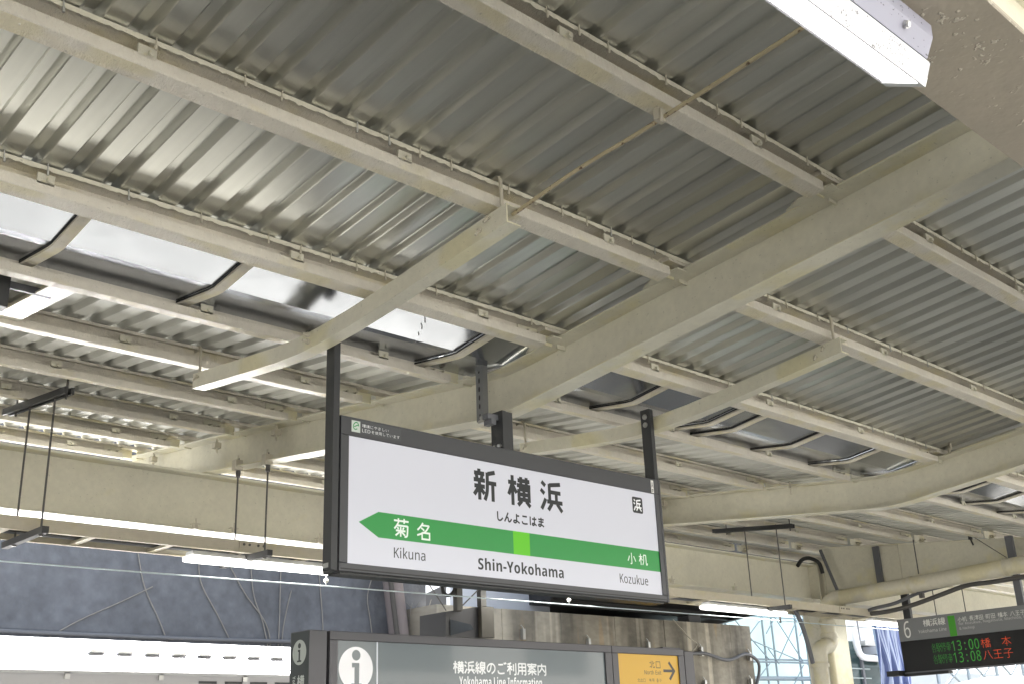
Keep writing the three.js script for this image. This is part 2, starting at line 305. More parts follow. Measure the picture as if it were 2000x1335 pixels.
for (const [bx0, bx1, where, bay] of bays) for (const [wing, t, ord, side] of rows) {
  if (bay === 3 && t < 5) continue;
  const s = wing === 'right' ? -0.117 : 0.107, y = wing === 'right' ? rightY(t) : leftY(t);
  const name = ord === 'edge' ? 'edging the gutter' : ord + ' from the gutter';
  const o = thing('roof_purlin', `beige purlin, ${side}, ${name}, ${where}`, 'purlin', P((bx0 + bx1) / 2, y, t));
  part('channel', alongX(cSection(t, y, s), bx0, bx1), M.purlin, o);
  if (bay < 2) part('upper_channel', box(bx1, bx1 + (bay ? 0.30 : 0.31), y + 0.09 + (s > 0 ? 0.012 : 0), y + 0.129, t, t + 0.088), M.purlin, o);
  for (const [x, d] of [[bx1, 1], [bx0, -1]]) {       // cleat plates that reach into the channel from the beam
    if (bay === 0 && d < 0) continue;
    const c = part('cleat', box(Math.min(x - d * 0.16, x + d * 0.13), Math.max(x - d * 0.16, x + d * 0.13), y + 0.03, y + 0.118 + s * 0.05, t + 0.074, t + 0.083), M.beige, o);
    for (const q of [0.03, 0.11]) { const b = part('bolt', faceBolt.clone().translate(x - d * q, y + EYE + 0.075, -(t + 0.07)), M.bolt, c); b.position.set(0, 0, 0); }
  }
  for (let x = bay === 0 ? 1.5 : bx0 + 0.75; x < bx1 - 0.35; x += 1.3) sited('spacer_clip', clipGeo, M.beige, o, P(x + rr(-0.06, 0.06), y + 0.066, t + 0.006));
  if (t < 4.5) {                                      // bead of sealant with a ragged lower edge, and the hook bolts of the sheets
    const ex = bx1 + (bay < 2 ? 0.30 : 0), n = Math.round((ex - bx0) / 0.016), low = [], up = [];
    for (let i = 0; i <= n; i++) { const x = bx0 + (ex - bx0) * i / n; low.push([x, y + 0.108 + rr(-0.004, 0.004) - (rnd() < 0.03 ? rr(0.003, 0.008) : 0)]); up.push([x, y + 0.129]); }
    const pos = [], uv = [];
    for (let i = 0; i < n; i++) for (const q of [low[i], low[i + 1], up[i + 1], low[i], up[i + 1], up[i]]) { const p = P(q[0], q[1], t - 0.004); pos.push(p.x, p.y, p.z); uv.push(q[0], q[1]); }
    for (let i = 0; i < n; i++) for (const [q, tt] of [[low[i], t - 0.004], [low[i], t + 0.001], [low[i + 1], t + 0.001], [low[i], t - 0.004], [low[i + 1], t + 0.001], [low[i + 1], t - 0.004]]) { const p = P(q[0], q[1], tt); pos.push(p.x, p.y, p.z); uv.push(q[0], tt); }
    const g = new THREE.BufferGeometry(); g.setAttribute('position', new THREE.Float32BufferAttribute(pos, 3)); g.setAttribute('uv', new THREE.Float32BufferAttribute(uv, 2)); g.computeVertexNormals();
    part('sealant_bead', g, M.beige, o);
    for (let x = Math.max(bx0, 0) + 0.1; x < bx1 - 0.05; x += 0.182) if (rnd() < 0.72) { const h = sited('hook_bolt', hookGeo, rnd() < 0.8 ? M.bolt : M.zinc, o, P(x + rr(-0.01, 0.01), y + 0.118, t - 0.009)); h.rotation.z = rr(-0.12, 0.12); }
  }
}

// ---------------------------------------------------------------- folded roof sheets
const PITCH = 0.182;
const panelLoop = (() => { return [[0, 0], [0.092, 0], [0.097, 0.005], [0.1135, 0.031], [0.118, 0.036], [0.158, 0.036], [0.1625, 0.031], [0.177, 0.005], [0.182, 0]]; })();
function panelGeometry(len, s) {                      // one rib of the sheet, 1.2 mm thick, running len metres in T with slope s
  const up = panelLoop.map(([x, y]) => [x, y + 0.0012]).reverse();
  return sweep([...panelLoop, ...up], [0, len].map((t) => ({ o: new THREE.Vector3(0, t * s, -t), A: vX, B: vY })));
}
const shifted = (g, du, dv) => { const c = g.clone(), uv = c.attributes.uv; for (let i = 0; i < uv.count; i++) uv.setXY(i, uv.getX(i) + du, uv.getY(i) + dv); return c; };
const wings = [[5.75, -0.117], [5.02, 0.107]].map(([len, s]) => { const g = panelGeometry(len, s); return [0, 1, 2, 3, 4, 5, 6].map((k) => shifted(g, k * 1.37, k * 0.29)); });   // seven parts of the same stained metal
for (const [bx0, bx1, where, bay] of bays) for (const w of [0, 1]) {
  if (bay === 3 && !w) continue;
  const t0 = w ? 5.285 : -1.05, y0 = (w ? leftY(t0) : rightY(t0)) + 0.134;
  const x0 = bay === 0 ? -1.36 : bays[bay - 1][1] + 0.16, n = Math.round((bx1 + 0.16 - x0) / PITCH);
  const o = thing('roof_sheet', `grey corrugated roof, ${w ? 'track' : 'camera'} side of the gutter, ${where}`, 'roof', P((x0 + bx1) / 2, y0, t0));
  let tone = 0, left = 0;                             // each sheet is four or so ribs wide and keeps one tone
  for (let i = 0; i < n; i++, left--) sited('roof_panel', wings[w][i % 7], (w ? M.dullSheets : M.sheets)[left > 0 ? tone : (left = 3 + Math.floor(rnd() * 2), tone = Math.floor(rnd() * 3))], o, P(x0 + i * (bx1 + 0.16 - x0) / n, y0 + (left % 2 ? 0 : 0.0012), t0)).scale.x = (bx1 + 0.16 - x0) / n / PITCH;
}

for (const [x0, x1, where] of [[-30, -1.5, 'left'], [20.2, 28, 'right']]) {   // the roof goes on past both ends of the picture
  const o = thing('roof_sheet', `grey roof deck running on past the ${where} end of the picture`, 'roof', P((x0 + x1) / 2, 2.6, 5));
  part('roof_panel', sweep(rect(0, x1 - x0, 0, 0.05), [[-1.05, rightY(-1.05) + 0.134], [4.9, rightY(4.9) + 0.134]].map(([t, y]) => ({ o: P(x0, y, t), A: vX, B: vY }))), M.dullSheets[1], o);
  part('roof_panel', sweep(rect(0, x1 - x0, 0, 0.05), [[4.9, leftY(4.9) + 0.134], [10.3, leftY(10.3) + 0.134]].map(([t, y]) => ({ o: P(x0, y, t), A: vX, B: vY }))), M.dullSheets[0], o);
  for (const [wing, t] of rows) part('purlin', box(x0, x1, (wing === 'right' ? rightY(t) : leftY(t)), (wing === 'right' ? rightY(t) : leftY(t)) + 0.12, t, t + 0.09), M.purlin, o);
}
// ---------------------------------------------------------------- valley gutter: shiny sheets on bent straps
const gutterLine = [[4.545, 2.448], [4.60, 2.441], [4.93, 2.392], [4.99, 2.3835], [5.05, 2.386], [5.405, 2.428]];
const gutterStraps = [[0.95, 1.81, 2.67, 3.52, 4.36], [5.2, 6.04, 6.96, 7.26, 8.10, 9.01], [10.3, 11.2, 12.05, 12.95, 13.8], [15.4, 16.3, 17.2]];
const gutterEnds = [-1.4, 4.79, 9.78, 14.75, 20];
for (let b = 0; b < 4; b++) {
  const o = thing('valley_gutter', `shiny bare metal valley gutter on bent straps, ${bays[b][2]}`, 'gutter', P((gutterEnds[b] + gutterEnds[b + 1]) / 2, 2.38, 5));
  const edges = [gutterEnds[b], ...gutterStraps[b], gutterEnds[b + 1]];
  for (let i = 0; i + 1 < edges.length; i++) {
    const x0 = edges[i] + 0.004, x1 = edges[i + 1] + (i + 2 < edges.length ? 0.0 : -0.004), lift = rr(0, 0.004), tilt = rr(-0.003, 0.003);
    part('gutter_sheet', sweep([[0, 0], [x1 - x0, tilt], [x1 - x0, tilt + 0.0015], [0, 0.0015]], gutterLine.map(([t, y]) => ({ o: P(x0, y + 0.006 + lift, t), A: vX, B: vY }))), M.gutter, o);
  }
  for (const x of gutterStraps[b]) part('strap', sweep(rect(-0.004, 0.055, -0.016, 0), gutterLine.map(([t, y]) => ({ o: P(x, y, t), A: vX, B: vY }))), M.strap, o), part('seal', sweep(rect(-0.0075, -0.0042, -0.004, 0.0055), gutterLine.map(([t, y]) => ({ o: P(x, y, t), A: vX, B: vY }))), M.rubber, o);
  if (b === 0) for (let i = 0; i < 5; i++) part('rivet', [rod(P(3.86 + i * 0.045, 2.405 - i * 0.004, 4.66 + i * 0.085), P(3.86 + i * 0.045, 2.437 - i * 0.005, 4.66 + i * 0.085), 0.004, 6)], M.zinc, o);
}

// ---------------------------------------------------------------- bent hanger channels below the purlins
function hangerChannel(x, label) {
  const path = [[3.37, 2.44], [4.30, 2.332], [4.62, 2.302], [4.9, 2.286], [5.1, 2.283], [5.35, 2.296], [5.76, 2.338], [6.33, 2.400]].map(([t, y]) => [t, y - 0.012]);
  const o = thing('hanger_channel', label, 'beam', P(x, 2.2, 5));
  part('channel_web', bent(rect(0, 0.007, -0.098, 0), x, path), M.beige, o);
  part('channel_flange', bent(rect(0.007, 0.09, -0.098, -0.091), x, path), M.beige, o);
  part('channel_flange', bent(rect(0.007, 0.09, -0.007, 0), x, path), M.beige, o);
  part('hook_rod', tube([P(x + 0.05, 2.575, 3.62), P(x + 0.03, 2.6, 3.5), P(x + 0.02, 2.595, 3.435), P(x + 0.022, 2.55, 3.425), P(x + 0.03, 2.40, 3.43)], 0.0095, 20), M.bolt, o);
  part('hook_rod', tube([P(x + 0.04, 2.56, 6.42), P(x + 0.03, 2.575, 6.33), P(x + 0.02, 2.53, 6.285), P(x + 0.02, 2.33, 6.28)], 0.0095, 20), M.bolt, o);
  for (const [t, y] of [[3.49, 2.395], [3.55, 2.35], [6.26, 2.35]]) { const g = sited('bolt', sideBolt, M.bolt, o, P(x - 0.01, y, t)); g.rotation.z = 0.9; }
  return o;
}
const C1 = hangerChannel(3.272, 'beige bent channel under the purlins holding the left post of the name sign');
const C2 = hangerChannel(6.19, 'beige bent channel under the purlins holding the right post of the name sign');
for (const y of [2.255, 2.215]) part('bolt', [rod(P(3.27, y, 5.0), P(3.23, y, 5.0), 0.008, 6), rod(P(3.272, y, 5.0), P(3.258, y, 5.0), 0.016, 6)], M.bolt, C1);
{ // short cross beam between two purlins at the left edge, with a dark post in front
  const o = thing('cross_beam', 'short beige cross beam between two purlins at the left picture edge', 'beam', P(2.1, 2.33, 5.9));
  const path = [[5.43, 2.375], [6.32, 2.468]];
  part('web', bent(rect(0.09, 0.10, 0.01, 0.12), 2.0, path), M.beige, o);
  part('bottom_flange', bent(rect(0, 0.14, 0, 0.01), 2.0, path), M.beige, o);
  const q = thing('hanging_post', 'dark steel post hanging at the left picture edge', 'post', P(1.86, 2.28, 5.72));
  part('post', box(1.80, 1.86, 2.28, 2.56, 5.66, 5.74), M.dark, q);
  part('clamp', [box(1.86, 2.09, 2.40, 2.44, 5.69, 5.71)], M.grey, q);
}
{ // rusty conduit running up the slope
  const o = thing('conduit', 'thin rust flecked beige conduit running up the roof toward the lit lamp', 'pipe', P(3.38, 2.4, 3));
  const m = std({ map: tex(64, 512, 0.1, 0.9, (u, v) => { const r = 0.8 * smooth(0.64, 0.74, fbm(u, v, 4, 40, 3, 701)); return [mix(0.74, 0.30, r), mix(0.69, 0.22, r), mix(0.57, 0.16, r)]; }, true), roughness: 0.6 });
  const g = tube([P(3.42, 2.665, 1.32), P(3.405, 2.58, 2.1), P(3.38, 2.51, 2.62), P(3.36, 2.47, 3.0), P(3.35, 2.405, 3.41)], 0.0095, 40, 8), uv = g.attributes.uv;
  for (let i = 0; i < uv.count; i++) uv.setXY(i, uv.getY(i), uv.getX(i));
  part('tube', g, m, o);
  part('saddle_clip', [box(3.35, 3.40, 2.505, 2.565, 2.50, 2.53), rod(P(3.36, 2.55, 2.49), P(3.36, 2.49, 2.50), 0.008)], M.bolt, o);
}

// ---------------------------------------------------------------- column and drain pipes
{
  const o = thing('column', 'beige steel platform column below the deep beam', 'column', P(14.87, -EYE, 9.0));
  part('flange', box(14.64, 15.08, -EYE, 2.5, 8.78, 8.80, 0.003), M.beige, o);
  part('flange', box(14.64, 15.08, -EYE, 2.5, 9.18, 9.20, 0.003), M.beige, o);
  part('web', box(14.64, 15.06, -EYE, 2.5, 8.80, 9.18), M.pipe, o);
  part('cap_plate', sweep([[14.3, 1.93], [14.64, 1.93], [14.64, 1.55], [14.5, 1.62]], [8.80, 9.0].map((t) => ({ o: P(0, 0, t), A: vX, B: vY }))), M.beige, o);
  const h = thing('drain_pipe', 'fat beige drain pipe running level along the deep beam to the column', 'pipe', P(14.2, 1.9, 7));
  part('level_run', tube([P(14.2, 2.10, 3.6), P(14.2, 1.985, 5.7), P(14.2, 1.90, 7.9), P(14.2, 1.885, 8.28)], 0.105, 24, 20), M.pipe, h);
  part('elbow', tube([P(14.2, 1.885, 8.28), P(14.2, 1.87, 8.40), P(14.2, 1.80, 8.50), P(14.2, 1.66, 8.55)], 0.112, 16, 20), M.pipe, h);
  for (const t of [4.6, 5.9, 7.2, 8.26]) part('collar', tube([P(14.2, 1.985 - (t - 5.7) * 0.039, t), P(14.2, 1.985 - (t + 0.05 - 5.7) * 0.039, t + 0.05)], 0.114, 2, 20), M.pipe, h);
  part('hanger_band', [rod(P(14.2, 2.05, 7.1), P(14.2, 2.5, 7.1), 0.008), box(14.17, 14.23, 1.74, 1.80, 7.08, 7.13)], M.wire, h);
  const d = thing('drain_pipe', 'fat beige vertical drain pipe with a double elbow beside the column', 'pipe', P(14, -EYE, 8.55));
  part('upper_pipe', tube([P(14.2, 1.66, 8.55), P(14.2, 1.40, 8.55)], 0.10, 2, 20), M.pipe, d);
  part('double_elbow', tube([P(14.2, 1.44, 8.55), P(14.2, 1.33, 8.55), P(14.13, 1.26, 8.55), P(13.99, 1.235, 8.55), P(13.9, 1.17, 8.55), P(13.885, 1.03, 8.55)], 0.108, 30, 20), M.pipe, d);
  part('lower_pipe', tube([P(13.885, 1.05, 8.55), P(13.885, -EYE, 8.55)], 0.10, 2, 20), M.pipe, d);
  for (const [x, y] of [[14.2, 1.42], [13.885, 1.02], [14.2, 1.60]]) part('collar', tube([P(x, y, 8.55), P(x, y - 0.05, 8.55)], 0.12, 2, 20), M.pipe, d);
  const k = thing('conduit', 'thin beige conduit between the drain pipe and the column', 'pipe', P(14.5, -EYE, 8.7));
  part('tube', tube([P(14.44, 1.66, 8.7), P(14.44, -EYE, 8.7)], 0.05, 2, 12), M.pipe, k);
  single('power_cable', tube([P(13.04, 1.66, 8.3), P(13.16, 1.46, 8.3), P(13.27, 1.25, 8.32), P(13.4, 1.0, 8.36)], 0.03, 20, 8), M.grey, 'grey cable slanting down from the cable tray to the drain pipe', 'cable');
  single('power_cable', tube([P(13.9, 2.36, 8.72), P(14.0, 2.45, 8.7), P(14.18, 2.49, 8.7), P(14.36, 2.47, 8.7), P(14.46, 2.42, 8.7), P(14.5, 2.3, 8.7)], 0.028, 24, 8), M.rubber, 'black cable looping over the end of the girder', 'cable');
  single('power_cable', tube([P(14.3, 1.66, 8.05), P(14.3, 1.70, 7.85), P(14.3, 1.73, 7.55), P(14.3, 1.82, 7.2), P(14.3, 1.86, 6.9), P(14.3, 1.92, 6.2)], 0.024, 30, 8), M.grey, 'grey cable sagging under the level drain pipe, upper of the two', 'cable');
  single('power_cable', tube([P(14.35, 1.64, 8.0), P(14.35, 1.64, 7.7), P(14.35, 1.68, 7.35), P(14.35, 1.76, 6.95), P(14.35, 1.84, 6.55), P(14.35, 1.84, 6.2), P(14.35, 1.86, 5.6)], 0.03, 30, 8), M.wire, 'dark cable sagging under the level drain pipe, lower of the two', 'cable');
}

// ---------------------------------------------------------------- cable tray, its hangers, strip lights, bird wire
{
  const tray = std({ map: paintMap([0.75, 0.72, 0.65], 81), roughness: 0.6 });
  const o = thing('cable_tray', 'beige ladder cable tray hanging along the far girder', 'cable tray', P(8, 1.6, 8.15));
  part('side_rail', [box(-6, 26, 1.605, 1.70, 7.95, 7.958), box(-6, 26, 1.605, 1.613, 7.958, 7.985), box(-6, 26, 1.692, 1.70, 7.958, 7.985)], tray, o);
  part('side_rail', [box(-6, 26, 1.605, 1.70, 8.372, 8.38), box(-6, 26, 1.605, 1.613, 8.345, 8.372)], tray, o);
  for (let x = -1.55; x < 20; x += 0.62) part('rung', box(x, x + 0.05, 1.614, 1.634, 7.96, 8.37), tray, o);
  for (const x of [4.60, 13.55]) { const p = part('joint_plate', box(x, x + 0.26, 1.612, 1.695, 7.941, 7.949), tray, o); for (const q of [0.04, 0.09, 0.17, 0.22]) { const b = part('bolt', rod(P(x + q, 1.668, 7.935), P(x + q, 1.668, 7.945), 0.011, 6), M.wire, p); b.position.set(0, 0, 0); } }
  for (const [x0, r] of [[0, 0.02], [1, 0.026], [2, 0.016], [3, 0.022], [4, 0.018]]) { const pts = []; for (let x = -6; x <= 26; x += 1.6) pts.push(P(x, 1.636 + r + rr(0, 0.006), 8.0 + x0 * 0.075 + rr(-0.02, 0.02))); part('cable', tube(pts, r, 80, 7), [M.rubber, M.grey, M.wire][x0 % 3], o); }
  const hanger = (x, label, up) => {
    const h = thing('tray_hanger', label, 'hanger', P(x, 1.58, 8), 'hangers of the cable tray');
    delete h.userData.group;
    part('bottom_bar', box(x - 0.024, x + 0.024, 1.555, 1.602, 7.72, 8.46), M.barGrey, h);
    for (const t of [7.8, 8.27]) { part('threaded_rod', rod(P(x, 1.59, t), P(x, up(t) + 0.03, t), 0.0075, 7), M.wire, h); part('nut', rod(P(x, 1.545, t), P(x, 1.562, t), 0.016, 6), M.wire, h); }
    return h;
  };
  const chanY = (t) => leftY(t) - 0.035;
  for (const [x, label] of [[2.97, 'steel hanger of the cable tray at the left, on a dark channel'], [12.05, 'steel hanger of the cable tray right of the name sign, on a dark channel']]) {
    const h = hanger(x, label, chanY);
    for (const dx of [-0.035, 0.012]) part('upper_channel', sweep(rect(0, 0.022, -0.05, 0), [7.55, 8.75].map((t) => ({ o: P(x + dx, chanY(t) + 0.022, t), A: vX, B: vY }))), M.dark, h);
    for (const t of [7.6, 8.55]) part('drop_bolt', rod(P(x + 0.0, chanY(t) - 0.06, t), P(x + 0.0, chanY(t) + 0.16, t), 0.008, 6), M.wire, h);
  }
  const h = hanger(4.745, 'steel tray hanger clamped to the nearest bent beam, left of the name sign', (t) => leftY(t) - 0.22);
  for (const t of [7.8, 8.27]) { const y = 2.046 + 0.1072 * (t - 5.12); part('beam_clamp', [box(4.70, 4.77, y - 0.03, y + 0.055, t - 0.03, t + 0.03), rod(P(4.735, y + 0.02, t), P(4.735, y + 0.10, t), 0.008)], M.bolt, h); part('coupling', rod(P(4.745, y - 0.085, t), P(4.745, y - 0.03, t), 0.02, 8), M.wire, h); }
  hanger(-0.2, 'steel hanger of the cable tray outside the left picture edge', chanY);
  hanger(16.9, 'steel hanger of the cable tray behind the departure board', chanY);

  const lampOn = std({ color: lin(0.8, 0.8, 0.8), emissive: lin(1, 0.99, 0.93), emissiveIntensity: 1.5, roughness: 0.4 });
  M.capOn = std({ color: lin(0.8, 0.8, 0.8), emissive: lin(1, 0.99, 0.93), emissiveIntensity: 0.35, roughness: 0.4 });
  [[4.24, 'leftmost of the lit strip lights under the cable tray, left of the name sign'], [7.50, 'lit strip light just below the bottom edge of the name sign'], [10.84, 'lit strip light under the cable tray just right of the name sign'], [14.55, 'lit strip light beside the figure on the departure board']].forEach(([x, label], i) => {
    const L = i === 0 ? 1.43 : i === 2 ? 1.6 : 1.46;
    const l = thing('strip_light', label, 'lamp', P(x, 1.56, 8.1), undefined);
    part('housing', alongX([[8.06, 1.604], [8.16, 1.604], [8.185, 1.566], [8.035, 1.566]], x + 0.02, x + L - 0.02), M.white, l);
    part('diffuser', alongX([[8.03, 1.565], [8.19, 1.565], [8.185, 1.535], [8.175, 1.527], [8.045, 1.527], [8.035, 1.535]], x + 0.02, x + L - 0.02), lampOn, l);
    for (const q of [x, x + L - 0.018]) part('end_cap', alongX([[8.032, 1.567], [8.188, 1.567], [8.183, 1.536], [8.174, 1.529], [8.046, 1.529], [8.037, 1.536]], q, q + 0.018), M.capOn, l);
    const a = new THREE.RectAreaLight(lin(1, 0.97, 0.9), 1.6, L - 0.05, 0.1); a.name = 'strip_light_glow'; a.position.copy(P(x + L / 2, 1.512, 8.11)); a.lookAt(P(x + L / 2, 0, 8.11)); scene.add(a);
  });
  const wire = thing('bird_wire', 'thin pale wire stretched below the strip lights from end to end', 'wire', P(8, 1.4, 8.1));
  const y = (x) => 1.405 + 0.006 * (x - 2.8);
  part('strand', tube([P(-6, 1.38, 8.1), P(2.83, y(2.83), 8.1), P(5.56, y(5.56), 8.1), P(8.6, y(8.6), 8.1), P(12.36, y(12.36), 8.1), P(22, 1.5, 8.1)], 0.0058, 60, 6), std({ color: lin(0.55, 0.64, 0.68), roughness: 0.5 }), wire);
  for (const x of [5.54, 8.54]) { part('insulator', new THREE.SphereGeometry(0.021, 14, 10).toNonIndexed().translate(x, y(x) + 0.045 + EYE, -8.1), M.ceramic, wire); part('link', rod(P(x, y(x), 8.1), P(x, 1.53, 8.1), 0.0035, 6), M.zinc, wire); }
  part('link', [rod(P(12.36, y(12.36) - 0.02, 8.1), P(12.36, 1.56, 8.1), 0.004, 6), rod(P(12.36, y(12.36) - 0.025, 8.1), P(12.36, y(12.36) + 0.05, 8.1), 0.016, 6)], M.black, wire);
}

// ---------------------------------------------------------------- the big lamp close overhead
{
  const o = thing('platform_lamp', 'large lit white lamp close overhead at the top right', 'lamp', P(2, 1.75, 1.15));
  const paint = std({ map: tex(512, 256, 0.6, 0.3, (u, v) => { const s = fbm(u, v, 110, 60, 2, 811) > 0.80 && fbm(u, v, 8, 6, 3, 815) > 0.5 ? 1 : 0, k = 1 - 0.5 * s; return [0.80 * k, 0.80 * k, 0.82 * k]; }, true), roughness: 0.45 });
  const grey = std({ map: tex(512, 256, 0.6, 0.3, (u, v) => { const s = fbm(u, v, 60, 40, 2, 821) > 0.83 && fbm(u, v, 6, 6, 3, 825) > 0.5 ? 1 : 0, k = 1 - 0.5 * s; return [0.62 * k, 0.62 * k, 0.68 * k]; }, true), roughness: 0.5 });
  const x1 = 2.79;
  part('diffuser', alongX([[1.246, 1.802], [1.146, 1.748], [1.14, 1.76], [1.238, 1.813]], 1.0, x1 - 0.03), std({ color: lin(0.85, 0.85, 0.85), emissive: lin(1, 0.99, 0.97), emissiveIntensity: 1.4, roughness: 0.35 }), o);
  part('trim', alongX([[1.146, 1.746], [1.139, 1.741], [1.113, 1.807], [1.121, 1.811], [1.142, 1.758]], 1.0, x1), paint, o);
  part('trim', alongX([[1.246, 1.800], [1.253, 1.800], [1.247, 1.86], [1.236, 1.86], [1.238, 1.814]], 1.0, x1), paint, o);
  part('end_frame', alongX([[1.253, 1.800], [1.139, 1.741], [1.128, 1.766], [1.24, 1.826]], x1 - 0.03, x1), M.white, o);
  part('reflector_back', alongX([[1.236, 1.82], [1.238, 1.86], [1.113, 1.81], [1.142, 1.765]], 1.0, x1 - 0.004), M.white, o);
  part('housing', sweep([[1.111, 1.812], [1.084, 1.868], [1.082, 1.91], [1.15, 1.955], [1.235, 1.94], [1.245, 1.866]], [{ x: 1.0, k: 0 }, { x: x1 - 0.02, k: 0 }].map(({ x }) => ({ o: P(x, 0, 0), A: vT, B: vY }))), grey, o);
  part('fixing_bolt', [rod(P(2.62, 1.848, 1.096), P(2.62, 1.842, 1.080), 0.0085, 12), rod(P(2.62, 1.85, 1.094), P(2.62, 1.843, 1.084), 0.011, 12)], M.zinc, o);
  const a = new THREE.RectAreaLight(lin(1, 0.99, 0.97), 1.5, 1.7, 0.1); a.name = 'platform_lamp_glow';
  a.position.copy(P(1.88, 1.765, 1.204)); a.lookAt(P(1.88, 1.765 - 0.88, 1.204 + 0.48)); scene.add(a);
}

